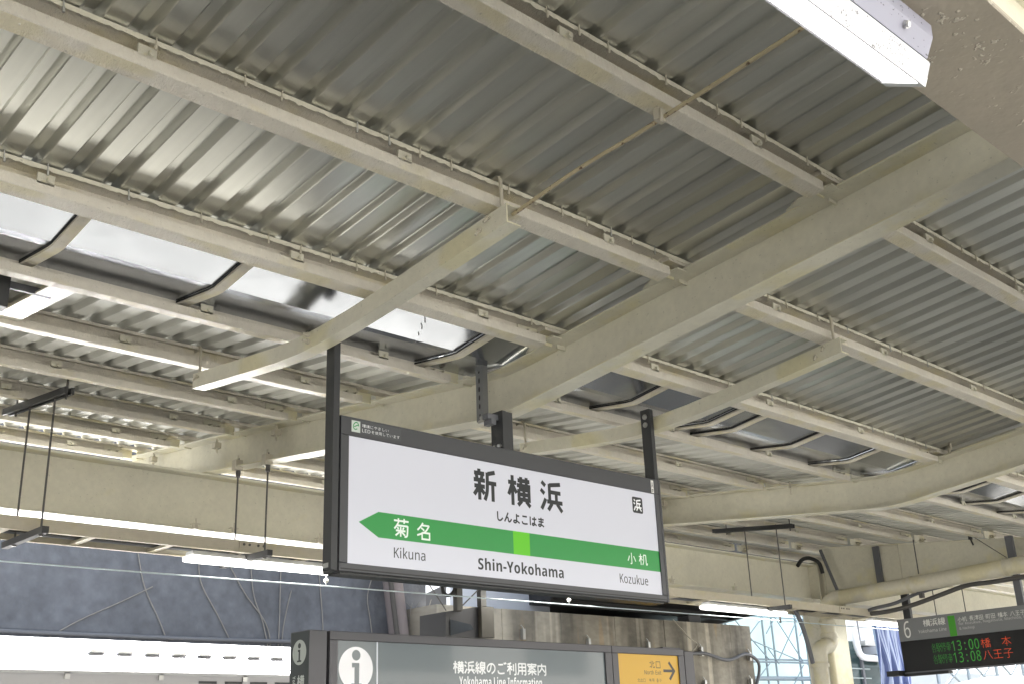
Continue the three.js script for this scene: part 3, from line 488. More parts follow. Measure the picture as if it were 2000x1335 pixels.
// ---------------------------------------------------------------- lettering: glyphs as strokes on a 100 x 100 square; ~ marks a curved stroke
const DROPS = '8,6 24,18;3,32 19,44;~4,95 14,80 24,60;', TREE = '3,26 38,26;21,3 21,98;20,30 4,66;22,34 38,58;', MAN = '~26,4 18,32 4,54;18,36 18,98;';
const GLYPH = {
  新: '26,2 26,14;6,16 48,16;15,20 18,34;39,20 35,34;4,37 50,37;27,37 27,98;6,56 49,56;25,58 5,84;29,60 47,78;92,6 62,14;~60,10 60,55 57,78 48,97;62,42 97,42;82,42 82,98',
  横: TREE + '44,16 96,16;58,4 58,32;82,4 82,32;40,32 99,32;70,32 70,76;48,44 92,44 92,76 48,76 48,44;48,60 92,60;60,80 43,96;78,80 96,96',
  浜: DROPS + '92,6 42,14;42,10 42,66;42,36 92,36;72,36 72,66;30,68 99,68;52,72 34,96;74,72 96,96',
  し: '~28,5 27,66 34,88 52,92 72,84 88,62', ん: '~52,4 30,50 8,94;~14,82 30,54 44,48 52,60 52,82 62,93 78,86 92,62',
  よ: '50,22 84,22;~52,4 52,50 52,78 42,92 24,92 14,82 20,70 38,68 60,74 88,92', こ: '~22,16 50,18 78,16;~20,66 18,82 34,90 60,90 84,86',
  は: '~18,8 14,50 18,94;40,30 94,28;~68,6 68,50 69,76 60,92 46,92 40,82 46,72 62,72 78,80 94,92', ま: '16,22 86,22;20,46 82,46;~52,4 52,50 52,76 42,92 26,92 16,82 22,72 40,70 64,78 86,92',
  に: '~16,8 12,50 16,94;~46,22 70,24 92,20;~44,66 42,82 58,90 92,86', や: '~6,46 40,30 70,22 90,28 92,44 78,56 62,54;52,4 62,18;26,14 54,96',
  さ: '12,28 88,22;~42,4 56,34 76,60;~74,60 40,54 20,66 20,82 40,94 74,90', い: '~14,14 12,50 20,78 30,86 40,68;~74,22 86,44 88,70',
  を: '14,18 84,16;~46,4 34,34 10,62;~16,58 36,42 50,46 52,72;~88,36 60,50 34,66 30,82 44,92 84,90', て: '8,18 92,12;~84,14 50,30 38,56 46,80 76,94',
  す: '6,22 94,20;~58,4 58,40 52,64 38,68 30,56 38,42 54,44 62,60 54,80 34,96', の: '~54,16 46,60 28,82 12,70 12,42 34,18 64,14 88,34 88,64 70,84 54,92', ご: '~18,20 44,22 66,18;~16,66 14,82 30,90 56,90 78,86;74,4 82,18;88,2 97,16',
  菊: '4,16 96,16;32,3 32,28;68,3 68,28;~30,28 20,46 6,58;26,40 90,40;~90,38 89,80 84,95 70,94;46,46 46,96;16,66 76,66;26,48 32,60;66,48 58,60;42,70 14,92;50,70 74,88',
  名: '~44,4 30,28 8,46;38,18 84,18;~84,16 66,48 40,62 6,74;~32,32 44,38 52,46;38,58 86,58 86,97;38,56 38,97;38,92 86,92', 小: '50,4 50,92;~50,90 46,96 34,94;~26,30 20,52 6,74;~74,30 86,52 95,74',
  机: '3,28 44,28;23,4 23,98;22,32 4,70;26,38 44,58;~58,12 58,50 54,76 42,96;58,12 84,12;~84,10 84,84 88,94 97,92 98,78',
  線: '~22,4 12,22 6,26;6,26 22,38;~34,18 20,40 4,56;4,58 38,52;22,56 22,98;10,66 4,86;32,66 40,82;30,42 40,58;68,2 62,12;50,12 92,12 92,46 50,46 50,12;50,29 92,29;71,46 71,92;~71,92 66,97 58,94;46,58 62,58;~62,58 56,76 42,90;94,54 78,66;~74,60 84,80 98,92',
  利: '~44,4 28,12 6,16;4,34 54,34;30,12 30,98;28,38 4,72;32,40 52,62;66,14 66,70;90,4 90,92;~90,92 84,97 72,95', 用: '~16,8 16,60 14,80 4,97;14,8 88,8;88,4 88,92;~88,92 84,97 72,95;16,36 88,36;15,64 88,64;51,8 51,96',
  案: '50,2 50,12;8,24 8,12 92,12 92,24;~46,16 36,34 20,44;10,28 90,28;~66,30 50,48 14,56;40,38 84,54;4,66 96,66;50,54 50,98;46,68 8,92;54,68 92,92', 内: '10,98 10,22 90,22 90,90;~90,90 86,96 72,95;50,2 50,34;~50,34 42,56 20,74;~52,40 66,56 80,72',
  環: '4,14 36,14;4,44 36,44;2,78 38,72;20,14 20,74;46,10 94,10 94,28 46,28 46,10;62,10 62,28;78,10 78,28;42,40 98,40;54,50 88,50 88,64 54,64 54,50;66,66 44,84;60,72 60,96 78,88;92,70 76,80;74,74 98,94',
  境: '2,34 36,34;20,8 20,78;2,84 38,74;68,2 68,12;44,14 94,14;56,18 60,30;84,18 78,30;40,34 98,34;50,44 90,44 90,68 50,68 50,44;50,56 90,56;~60,70 56,86 42,97;~78,70 78,92 88,95 98,84',
  使: MAN + '34,18 98,18;42,32 90,32 90,56 42,56 42,32;~66,6 66,60 54,82 30,97;~44,62 64,84 98,96', 北: '4,32 38,32;36,6 36,96;4,86 36,74;~62,6 62,84 70,93 92,92 96,74;92,26 62,46', 口: '14,16 86,16 86,92 14,92 14,12', 出: '50,4 50,92;18,16 18,44 82,44 82,16;8,56 8,92 92,92 92,56',
  長: '26,8 26,48;26,8 86,8;26,22 80,22;26,36 80,36;4,50 96,50;26,50 26,92;26,92 50,84;40,56 92,96;82,58 64,70', 津: DROPS + '66,2 66,98;42,14 88,14 88,38 42,38;32,26 98,26;42,54 92,54;34,72 98,72', 田: '12,12 88,12 88,92 12,92 12,8;50,12 50,92;12,52 88,52',
  町: '4,16 48,16 48,82 4,82 4,16;26,16 26,82;4,48 48,48;54,14 98,14;78,14 78,94;78,92 62,94', 橋: TREE + '90,6 50,14;42,26 98,26;~68,14 66,26 58,40 42,48;~72,26 84,40 98,46;58,42 82,42 82,56 58,56 58,42;48,98 48,66 94,66 94,96;60,76 80,76 80,90 60,90 60,76',
  本: '4,26 96,26;50,4 50,98;~48,28 34,56 4,78;~52,28 66,56 96,78;30,74 70,74', 八: '~36,14 30,60 4,94;~60,8 70,60 97,94', 王: '10,12 90,12;14,48 86,48;4,90 96,90;50,12 50,90', 子: '14,10 84,10;84,10 52,34;52,34 52,94;52,94 34,95;4,50 96,50',
  各: '~40,4 26,26 8,40;36,16 80,16;~80,16 56,44 4,62;~34,26 60,46 96,60;26,64 76,64 76,97;26,64 26,97;26,92 76,92', 駅: '8,8 44,8;8,8 8,62;26,8 26,62;8,26 42,26;8,44 42,44;8,62 46,62 44,96 36,96;4,74 4,90;16,74 18,86;28,74 30,86;58,10 92,10 92,42 58,42;~58,10 58,50 46,96;~72,44 80,72 99,96',
  停: MAN + '66,2 66,12;34,14 98,14;46,22 86,22 86,36 46,36 46,22;36,56 36,46 98,46 98,56;46,64 90,64;68,64 68,94;68,94 56,95', 車: '6,14 94,14;18,28 82,28 82,66 18,66 18,28;18,47 82,47;4,80 96,80;50,2 50,98',
  북: '24,6 24,36 76,36 76,6;24,20 76,20;6,50 94,50;50,50 50,66;22,68 78,68 76,96', 쪽: '14,8 44,8;30,8 10,34;30,14 46,34;54,8 86,8;70,8 52,34;70,14 90,34;50,36 50,50;6,52 94,52;22,68 78,68 76,96',
  출: '40,2 60,2;22,12 78,12;50,12 24,34;50,12 76,34;6,44 94,44;50,44 50,58;24,60 76,60 76,76 24,76 24,94 78,94', 구: '18,14 80,14 76,48;4,58 96,58;50,58 50,98', '・': '46,50 58,50',
};
function glyph(c, ch, x, y, w, h, weight, color) {
  c.strokeStyle = color; c.lineWidth = weight * (w + h) / 200; c.lineJoin = 'miter'; c.lineCap = 'butt';
  for (const s of GLYPH[ch].split(';')) {
    const curve = s[0] === '~', p = s.replace('~', '').trim().split(' ').map((q) => q.split(',').map(Number)).map(([a, b]) => [x + a * w / 100, y + b * h / 100]);
    c.beginPath(); c.moveTo(...p[0]);
    if (curve && p.length > 2) { for (let i = 1; i < p.length - 1; i++) { const e = i === p.length - 2 ? p[i + 1] : [(p[i][0] + p[i + 1][0]) / 2, (p[i][1] + p[i + 1][1]) / 2]; c.quadraticCurveTo(...p[i], ...e); } }
    else for (const q of p.slice(1)) c.lineTo(...q);
    c.stroke();
  }
}
function glyphs(c, text, x0, x1, y0, y1, weight, color, gap = 0.08) {
  const n = text.length, w = (x1 - x0) / (n + (n - 1) * gap);
  [...text].forEach((ch, i) => glyph(c, ch, x0 + i * w * (1 + gap), y0, w, y1 - y0, weight, color));
}
function latin(c, text, x0, x1, base, cap, color, bold) {   // set between x0 and x1, cap height cap
  c.font = `${bold ? 'bold ' : ''}100px sans-serif`; c.fillStyle = color; c.textBaseline = 'alphabetic'; c.textAlign = 'left';
  const w = c.measureText(text).width;
  c.save(); c.translate(x0, base); c.scale((x1 - x0) / w, cap / 71.4); c.fillText(text, 0, 0); c.restore();
}
function canvas(w, h, draw) {
  const e = document.createElement('canvas'); e.width = w; e.height = h;
  const c = e.getContext('2d'); draw(c, w, h);
  const t = new THREE.CanvasTexture(e); t.colorSpace = THREE.SRGBColorSpace; t.anisotropy = 8;
  return t;
}
function face(corners) {                              // a flat printed face: corners TL, TR, BR, BL in world places, uv over the whole face
  const [a, b, c, d] = corners, g = new THREE.BufferGeometry();
  g.setAttribute('position', new THREE.Float32BufferAttribute([d, c, b, d, b, a].flatMap((p) => p.toArray()), 3));
  g.setAttribute('uv', new THREE.Float32BufferAttribute([0, 0, 1, 0, 1, 1, 0, 0, 1, 1, 0, 1], 2));
  g.computeVertexNormals(); return g;
}
const plate = (x0, x1, y0, y1, t) => face([P(x0, y1, t), P(x1, y1, t), P(x1, y0, t), P(x0, y0, t)]);

// ---------------------------------------------------------------- the station name sign
{
  const T = 4.92, X0 = 3.498, X1 = 6.125, Y0 = 0.994, Y1 = 1.695, OX0 = 3.445, OX1 = 6.168, OY0 = 0.942, OY1 = 1.803;
  const o = thing('station_name_sign', 'large white station name sign with a green band in a dark frame on three posts', 'sign', P(4.8, OY0, T));
  part('top_rail', box(OX0, OX1, Y1, OY1, T, T + 0.15, 0.004), M.frameGrey, o);
  const br = part('bottom_rail', box(OX0, OX1, OY0 + 0.006, Y0, T, T + 0.15, 0.004), M.frameGrey, o);
  const gr = part('groove', box(OX0 + 0.01, OX1 - 0.01, 0.960, 0.966, T - 0.001, T + 0.01), M.black, br); gr.position.set(0, 0, 0);
  part('left_stile', box(OX0, X0, Y0, Y1, T, T + 0.15, 0.004), M.frameGrey, o);
  part('right_stile', box(X1, OX1, Y0, Y1, T, T + 0.15, 0.004), M.frameGrey, o);
  part('underside', box(OX0 + 0.02, OX1 - 0.02, OY0 - 0.004, OY0 + 0.006, T + 0.02, T + 0.13), M.darkSide, o);
  const print = canvas(2048, 547, (c, w, h) => {
    const ink = '#26292c', X = (u) => u * w, Y = (v) => v * h;
    c.fillStyle = '#d0d2de'; c.fillRect(0, 0, w, h);
    c.fillStyle = '#2f8f46'; c.beginPath(); c.moveTo(X(0.0293), Y(0.6731)); c.lineTo(X(0.0798), Y(0.574)); c.lineTo(w, Y(0.574)); c.lineTo(w, Y(0.776)); c.lineTo(X(0.0798), Y(0.776)); c.closePath(); c.fill();
    c.fillStyle = '#5fc01d'; c.fillRect(X(0.4695), Y(0.574), X(0.0535), Y(0.202));
    for (const [ch, a, b] of [['新', 0.348, 0.4235], ['横', 0.4575, 0.5335], ['浜', 0.5655, 0.6425]]) glyph(c, ch, X(a), Y(0.066), X(b - a), Y(0.283), 13, ink);
    glyphs(c, 'しんよこはま', X(0.415), X(0.577), Y(0.416), Y(0.506), 15, ink, 0.02);
    glyph(c, '菊', X(0.119), Y(0.597), X(0.043), Y(0.158), 10, '#e3ece6'); glyph(c, '名', X(0.181), Y(0.607), X(0.043), Y(0.15), 10, '#e3ece6');
    glyph(c, '小', X(0.871), Y(0.620), X(0.034), Y(0.115), 10, '#dfeae2'); glyph(c, '机', X(0.916), Y(0.618), X(0.034), Y(0.115), 10, '#dfeae2');
    latin(c, 'Kikuna', X(0.1175), X(0.208), Y(0.919), Y(0.082), ink); latin(c, 'Shin-Yokohama', X(0.356), X(0.6355), Y(0.9395), Y(0.093), ink, true); latin(c, 'Kozukue', X(0.8335), X(0.948), Y(0.9215), Y(0.083), ink);
    c.fillStyle = ink; c.beginPath(); c.roundRect(X(0.907), Y(0.064), X(0.041), Y(0.159), 10); c.fill(); glyph(c, '浜', X(0.9115), Y(0.082), X(0.032), Y(0.123), 13, '#eceef2');
  });
  part('printed_face', plate(X0, X1, Y0, Y1, T + 0.008), std({ map: print, roughness: 0.35, emissive: lin(1, 1, 1), emissiveMap: print, emissiveIntensity: 0.02 }), o, 'white face with black and green lettering');
  part('small_print', plate(3.505, 3.86, 1.715, 1.792, T - 0.002), std({ map: canvas(1024, 222, (c, w, h) => {
    c.fillStyle = '#505256'; c.fillRect(0, 0, w, h);
    const X = (x) => (x - 3.505) / 0.355 * w, Y = (y) => (1.792 - y) / 0.077 * h, s = 0.984;
    c.fillStyle = '#c9d3cd'; c.fillRect(X(3.570 * s), Y(1.814 * s), X(3.630 * s) - X(3.570 * s), Y(1.747 * s) - Y(1.814 * s));
    c.strokeStyle = '#3d9a5b'; c.lineWidth = 16; c.beginPath(); c.ellipse(X(3.600 * s), Y(1.784 * s), 46, 62, 0.5, 0.4, 5.9); c.stroke(); c.beginPath(); c.moveTo(X(3.588 * s), Y(1.778 * s)); c.lineTo(X(3.616 * s), Y(1.792 * s)); c.stroke();
    glyphs(c, '環境にやさしい', X(3.643 * s), X(3.833 * s), Y(1.803 * s), Y(1.783 * s), 9, '#dfe1e3', 0.12);
    latin(c, 'LED', X(3.640 * s), X(3.703 * s), Y(1.755 * s), Y(1.7745 * s) - Y(1.7945 * s), '#dfe1e3');
    glyphs(c, 'を使用しています', X(3.708 * s), X(3.913 * s), Y(1.775 * s), Y(1.755 * s), 9, '#dfe1e3', 0.12);
  }), roughness: 0.45 }), o, 'small white print with a green leaf mark');
  part('small_sticker', plate(6.086, 6.115, 1.70, 1.79, T - 0.002), std({ map: canvas(64, 192, (c, w, h) => { c.fillStyle = '#e4e4e2'; c.fillRect(0, 0, w, h); c.strokeStyle = '#333'; c.lineWidth = 7; c.beginPath(); c.moveTo(12, 110); c.lineTo(32, 30); c.lineTo(52, 110); c.moveTo(18, 84); c.lineTo(46, 84); c.stroke(); c.fillStyle = '#444'; c.fillRect(12, 136, 40, 10); c.fillRect(12, 156, 40, 8); c.fillRect(12, 172, 30, 6); }), roughness: 0.5 }), o, 'small white sticker');
  const lp = part('post', box(3.392, 3.432, 0.95, 2.27, T, T + 0.076, 0.003), M.dark, o, 'dark left post');
  const lb = part('post_label', plate(3.3575, 3.3578, 0.958, 0.985, T), M.zinc, o); lb.geometry.dispose(); lb.geometry = face([P(3.3905, 0.99, T + 0.07), P(3.3905, 0.99, T + 0.02), P(3.3905, 0.965, T + 0.02), P(3.3905, 0.965, T + 0.07)]);
  part('side_cover', box(6.170, 6.187, 0.945, OY1 - 0.002, T - 0.002, T + 0.12), M.frameGrey, o);
  part('post', box(4.69, 4.775, OY1, 2.06, T + 0.02, T + 0.13, 0.003), M.dark, o, 'short dark middle post');
  const rp = part('post', box(6.145, 6.182, OY1, 2.33, T + 0.004, T + 0.09, 0.003), M.dark, o, 'dark right post');
  for (const y of [2.275, 2.215]) part('bolt', [rod(P(6.146, y, T + 0.05), P(6.130, y, T + 0.05), 0.013, 6), rod(P(6.146, y, T + 0.05), P(6.138, y, T + 0.05), 0.02, 12)], M.zinc, o);
  for (const t of [T + 0.05, T + 0.09]) part('bolt', rod(P(4.69, OY1 + 0.03, t), P(4.672, OY1 + 0.025, t), 0.013, 6), M.zinc, o);
  part('mounting_clamp', [box(4.60, 4.70, 2.0, 2.035, T + 0.06, T + 0.11), box(4.62, 4.66, 1.965, 2.0, T + 0.05, T + 0.12)], M.grey, o);
  // slotted steel strut in front of the beam
  const st = thing('slotted_strut', 'grey slotted steel strut in front of the nearest bent beam above the name sign', 'bracket', P(4.69, 2.0, 5.09));
  const hole = []; { const sh = new THREE.Shape([[5.085, 2.02], [5.145, 2.02], [5.145, 2.395], [5.085, 2.395]].map((p) => new THREE.Vector2(...p)));
    for (let i = 0; i < 6; i++) { const y = 2.05 + i * 0.058, h = new THREE.Path(); h.absellipse(5.115, y + 0.012, 0.0085, i === 0 || i === 5 ? 0.009 : 0.02, 0, 2 * Math.PI, true); sh.holes.push(h); }
    const g = new THREE.ExtrudeGeometry(sh, { depth: 0.004, bevelEnabled: false, curveSegments: 8 }).toNonIndexed(), p = g.attributes.position;
    for (let i = 0; i < p.count; i++) { const v = P(4.655 + p.getZ(i), p.getY(i), p.getX(i)); p.setXYZ(i, v.x, v.y, v.z); }
    g.computeVertexNormals(); hole.push(g); }
  part('slotted_plate', hole, M.strut, st);
  part('back_and_shade_plate', box(4.659, 4.70, 2.02, 2.395, 5.08, 5.086), M.strut, st); part('back_and_shade_plate', box(4.668, 4.70, 2.03, 2.39, 5.087, 5.14), M.black, st);  // black plate added so the slots read dark, standing in for shade
  part('bolt', [rod(P(4.655, 2.03, 5.08), P(4.63, 2.03, 5.08), 0.012, 6), box(4.635, 4.66, 2.0, 2.02, 5.05, 5.11)], M.zinc, st);
  part('clamp_rod', rod(P(4.66, 2.022, 5.05), P(4.76, 2.02, T + 0.06), 0.008, 6), M.zinc, st);
}

// ---------------------------------------------------------------- the information board
{
  const T = 6, Y1 = 0.78;
  const o = thing('information_board', 'dark grey line information board with a yellow exit panel below the name sign', 'sign', P(5.8, -EYE, T));
  const b = -1.2;
  part('side_column', box(3.99, 4.118, -EYE, Y1, T, T + 0.21, 0.004), M.infoGrey, o);
  part('joint_strip', box(4.118, 4.142, -EYE, Y1 - 0.004, T + 0.12, T + 0.19), M.infoGrey, o);
  part('top_rail', box(4.142, 6.774, 0.725, Y1, T, T + 0.2, 0.004), M.infoGrey, o);
  part('left_stile', box(4.142, 4.202, b, 0.725, T, T + 0.2, 0.003), M.infoGrey, o);
  part('right_stile', box(6.70, 6.774, b, 0.725, T, T + 0.2, 0.003), M.infoGrey, o);
  part('back_box', box(4.15, 7.66, b, Y1 - 0.01, T + 0.05, T + 0.19), M.infoGrey, o);
  part('top_rail', box(6.782, 7.672, 0.725, Y1, T, T + 0.2, 0.004), M.infoGrey, o);
  part('left_stile', box(6.782, 6.848, b, 0.725, T, T + 0.2, 0.003), M.infoGrey, o);
  part('right_stile', box(7.60, 7.672, b, 0.725, T, T + 0.2, 0.003), M.infoGrey, o);
  part('end_column', box(7.682, 7.80, -EYE, 0.765, T, T + 0.2, 0.004), M.infoGrey, o);
  part('top_cap', box(7.43, 7.66, Y1, Y1 + 0.012, T + 0.02, T + 0.12), M.infoGrey, o);
  const poster = canvas(1600, 424, (c, w, h) => {
    const x0 = 4.202, x1 = 6.70, y1 = 0.725, H = 0.661, X = (x) => (x - x0) / (x1 - x0) * w, Y = (y) => (y1 - y) / H * h;
    c.fillStyle = '#5b666b'; c.fillRect(0, 0, w, h);
    c.fillStyle = '#f1f1f6'; c.beginPath(); c.ellipse(X(4.351), Y(0.558), X(4.483) - X(4.351), Y(0.558) - Y(0.690), 0, 0, 7); c.fill();
    c.fillStyle = '#5b666b'; c.beginPath(); c.ellipse(X(4.352), Y(0.638), 21, 21, 0, 0, 7); c.fill(); c.fillRect(X(4.320), Y(0.590), X(4.376) - X(4.320), 17); c.fillRect(X(4.340), Y(0.590), X(4.376) - X(4.340), 90); c.fillRect(X(4.318), Y(0.466), X(4.395) - X(4.318), 16);
    c.fillStyle = '#dfe3ee'; c.fillRect(X(4.512), 0, 7, h);
    glyphs(c, '横浜線のご利用案内', X(5.159), X(6.06), Y(0.627), Y(0.540), 12, '#eef0f2', 0.03);
    latin(c, 'Yokohama Line Information', X(5.212), X(6.012), Y(0.462), 38, '#e8eaec', true);
  });
  part('printed_face', plate(4.202, 6.70, 0.064, 0.725, T + 0.012), new THREE.MeshPhysicalMaterial({ map: poster, roughness: 0.22, clearcoat: 0.6, clearcoatRoughness: 0.05 }), o, 'dark grey printed face with a white round information symbol');
  part('printed_face', plate(6.848, 7.60, 0.064, 0.725, T + 0.012), std({ map: canvas(800, 703, (c, w, h) => {
    const X = (x) => (x - 6.848) / 0.752 * w, Y = (y) => (0.725 - y) / 0.661 * h;
    c.fillStyle = '#dcae3c'; c.fillRect(0, 0, w, h);
    glyphs(c, '北口', X(7.234), X(7.378), Y(0.682), Y(0.620), 8, '#4a4028', 0.08);
    latin(c, 'North Exit', X(7.162), X(7.376), Y(0.572), 33, '#4a4028');
    glyphs(c, '北出口', X(7.074), X(7.175), Y(0.541), Y(0.512), 8, '#6a5a2c'); glyphs(c, '북쪽', X(7.215), X(7.285), Y(0.541), Y(0.512), 8, '#6a5a2c'); glyphs(c, '출구', X(7.305), X(7.373), Y(0.541), Y(0.512), 8, '#6a5a2c');
    c.strokeStyle = '#3d3a33'; c.lineWidth = 23; c.beginPath(); c.moveTo(X(7.405), Y(0.604)); c.lineTo(X(7.54), Y(0.604)); c.stroke(); c.lineWidth = 25; c.beginPath(); c.moveTo(X(7.480), Y(0.672)); c.lineTo(X(7.543), Y(0.604)); c.lineTo(X(7.480), Y(0.536)); c.stroke();
  }), roughness: 0.4 }), o, 'yellow exit panel with a black arrow');
  const sm = canvas(200, 700, (c, w, h) => {
    const Y = (y) => (0.775 - y) / 0.70 * h, X = (t) => (6.20 - t) / 0.20 * w;
    c.fillStyle = '#343b38'; c.fillRect(0, 0, w, h);
    c.fillStyle = '#b9c0ba'; c.beginPath(); c.ellipse(X(6.105), Y(0.652), 76, 76, 0, 0, 7); c.fill();
    c.fillStyle = '#343b38'; c.beginPath(); c.ellipse(X(6.106), Y(0.692), 16, 16, 0, 0, 7); c.fill(); c.fillRect(X(6.122), Y(0.668), 22, 12); c.fillRect(X(6.113), Y(0.668), 17, 68); c.fillRect(X(6.128), Y(0.604), 46, 10);
    for (let i = 0; i < 3; i++) glyph(c, '横浜線'[i], X(6.122), Y(0.518) + i * 92, 78, 84, 12, '#c6ccc7');
    c.save(); c.translate(X(6.172), Y(0.514)); c.rotate(Math.PI / 2); latin(c, 'Yokohama Line', 0, 250, 0, 30, '#c6ccc7', true); c.restore();
  });
  part('side_face', face([P(3.988, 0.775, 6.20), P(3.988, 0.775, 6.0), P(3.988, 0.075, 6.0), P(3.988, 0.075, 6.20)]), std({ map: sm, roughness: 0.4 }), o, 'dark narrow side face with a pale round information symbol');
}

// ---------------------------------------------------------------- the departure board
{
  const X = 14.4, T0 = 7.615, T1 = 3.9, top = 1.522, div = 1.236, low = 0.835;
  const o = thing('departure_board', 'hanging departure board with grey header, green square and dotted display', 'sign', P(X, low, 6));
  part('header_case', alongT(rect(X, X + 0.26, div, top, 0.006), T1, T0), std({ color: lin(0.11, 0.112, 0.118), roughness: 0.45 }), o);
  part('display_case', alongT(rect(X + 0.004, X + 0.26, low, div, 0.006), T1, T0), M.black, o);
  part('lower_trim', alongT(rect(X - 0.004, X + 0.012, low - 0.012, low + 0.006), T1, T0), M.grey, o);
  part('sensor_box', [box(14.26, X + 0.02, 0.80, 0.865, 7.62, 7.80), alongT(rect(X - 0.02, X + 0.1, 0.79, 0.823), 7.0, 7.62)], M.black, o);
  const print = canvas(2048, 240, (c, w, h) => {
    const S = w / 2.3, U = (t) => (T0 - t) * S, V = (y) => (top - y) / (top - div) * h;
    c.fillStyle = '#7c7e80'; c.fillRect(0, 0, w, h);
    latin(c, '6', U(7.545), U(7.435), V(1.278), V(1.278) - V(1.49), '#e6e6e2');
    glyphs(c, '横浜線', U(7.252), U(6.945), V(1.487), V(1.392), 11, '#dcdcd8', 0.05); latin(c, 'Yokohama Line', U(7.335), U(6.94), V(1.318), V(1.318) - V(1.358), '#c9c9c6');
    c.fillStyle = '#3f9a1a'; c.fillRect(U(6.905), V(1.494), U(6.81) - U(6.905), V(1.238) - V(1.494));
    let t = 6.775; for (const ch of '小机・長津田・町田・橋本・八王子') { const k = ch === '・' ? 0.028 : 0.064; glyph(c, ch, U(t), V(1.468), k * S * 0.95, V(1.403) - V(1.468), 10, '#d4d4d0'); t -= k; }
    latin(c, 'for Kozukue, Nagatsuta, Machida, Hashimoto', U(6.772), U(5.66), V(1.366), V(1.366) - V(1.399), '#c0c0bd'); latin(c, '& Hachioji', U(6.772), U(6.565), V(1.308), V(1.308) - V(1.341), '#c0c0bd');
  });
  const q = (y0, y1, t0, t1, x) => face([P(x, y1, t0), P(x, y1, t1), P(x, y0, t1), P(x, y0, t0)]);
  part('header_print', q(div, top, T0 - 0.002, T0 - 2.3, X - 0.002), std({ map: print, roughness: 0.45 }), o, 'grey header with white lettering and a green square');
  const led = canvas(1536, 268, (c, w, h) => {
    const S = w / 2.3, U = (t) => (T0 - t) * S, V = (y) => (div - y) / (div - low) * h;
    c.fillStyle = '#020202'; c.fillRect(0, 0, w, h);
    for (const [y, time, g, o0] of [[1.115, '13:00', '橋本', 6.525], [0.965, '13:08', '八王子', 6.525]]) {
      const y1 = y + 0.065, y0 = y - 0.062;
      glyphs(c, '各駅停車', U(7.19), U(6.925), V(y1), V(y0), 5, '#2a8f27', 0.04);
      c.font = '100px monospace'; c.fillStyle = '#37a02f'; c.textBaseline = 'alphabetic'; const wd = c.measureText(time).width;
      c.save(); c.translate(U(6.925), V(y0)); c.scale((U(6.54) - U(6.925)) / wd, (V(y0) - V(y1)) / 71); c.fillText(time, 0, 0); c.restore();
      if (g.length === 2) { glyph(c, '橋', U(6.525), V(y1), 0.125 * S, V(y0) - V(y1), 5.5, '#f0501f'); glyph(c, '本', U(6.26), V(y1), 0.125 * S, V(y0) - V(y1), 5.5, '#f0501f'); }
      else glyphs(c, g, U(6.525), U(6.135), V(y1), V(y0), 5.5, '#f0501f', 0.04);
    }
    c.fillStyle = 'rgba(0,0,0,0.55)'; for (let x = 0; x < w; x += 5) c.fillRect(x, 0, 1.6, h); for (let y = 0; y < h; y += 5) c.fillRect(0, y, w, 1.6);
  });
  part('display', q(low + 0.01, div - 0.004, T0 - 0.002, T0 - 2.3, X + 0.002), std({ map: led, roughness: 0.5, emissive: lin(1, 1, 1), emissiveMap: led, emissiveIntensity: 0.12 }), o, 'black display with green and orange dotted lettering');
  part('hanger_post', box(X + 0.1, X + 0.16, top, 2.03, 7.46, 7.56), M.dark, o);
  part('hanger_post', box(X + 0.1, X + 0.16, top, leftY(5.97), 5.93, 6.02), M.grey, o);
  part('hanger_post', box(X + 0.1, X + 0.16, top, 2.03, 4.3, 4.4), M.grey, o);
}

// ---------------------------------------------------------------- hooded monitor under the tray
{
  const o = thing('platform_monitor', 'grey hooded monitor box hanging on two posts behind the information board', 'monitor', P(7.4, 1.1, 8.4));
  part('hood', alongT([[7.09, 1.09], [7.60, 1.09], [7.60, 1.37], [7.52, 1.39], [7.09, 1.32]], 8.36, 8.75), std({ color: lin(0.045, 0.045, 0.05), roughness: 0.5 }), o);
  part('screen', face([P(7.14, 1.25, 8.352), P(7.40, 1.215, 8.352), P(7.44, 1.17, 8.352), P(7.14, 1.10, 8.352)]), std({ color: lin(0.03, 0.04, 0.055), roughness: 0.12 }), o);
  part('side_case', box(7.50, 7.665, 1.09, 1.39, 8.30, 8.35, 0.006), std({ color: lin(0.055, 0.05, 0.04), roughness: 0.5 }), o);
  for (const x of [7.19, 7.50]) part('post', box(x, x + 0.07, x < 7.3 ? 1.33 : 1.39, 1.93, 8.30, 8.36), std({ color: lin(0.05, 0.047, 0.04), roughness: 0.5 }), o);
  part('stay', rod(P(7.50, 1.56, 8.32), P(7.27, 1.38, 8.32), 0.006, 6), M.wire, o);
  part('stay', rod(P(6.86, 1.60, 8.36), P(7.10, 1.33, 8.36), 0.005, 6), M.wire, o);
  part('cable_loop', tube([P(7.19, 1.60, 8.33), P(7.18, 1.52, 8.33), P(7.11, 1.47, 8.33), P(7.04, 1.50, 8.33), P(7.025, 1.62, 8.33)], 0.018, 24, 8), M.rubber, o);
}

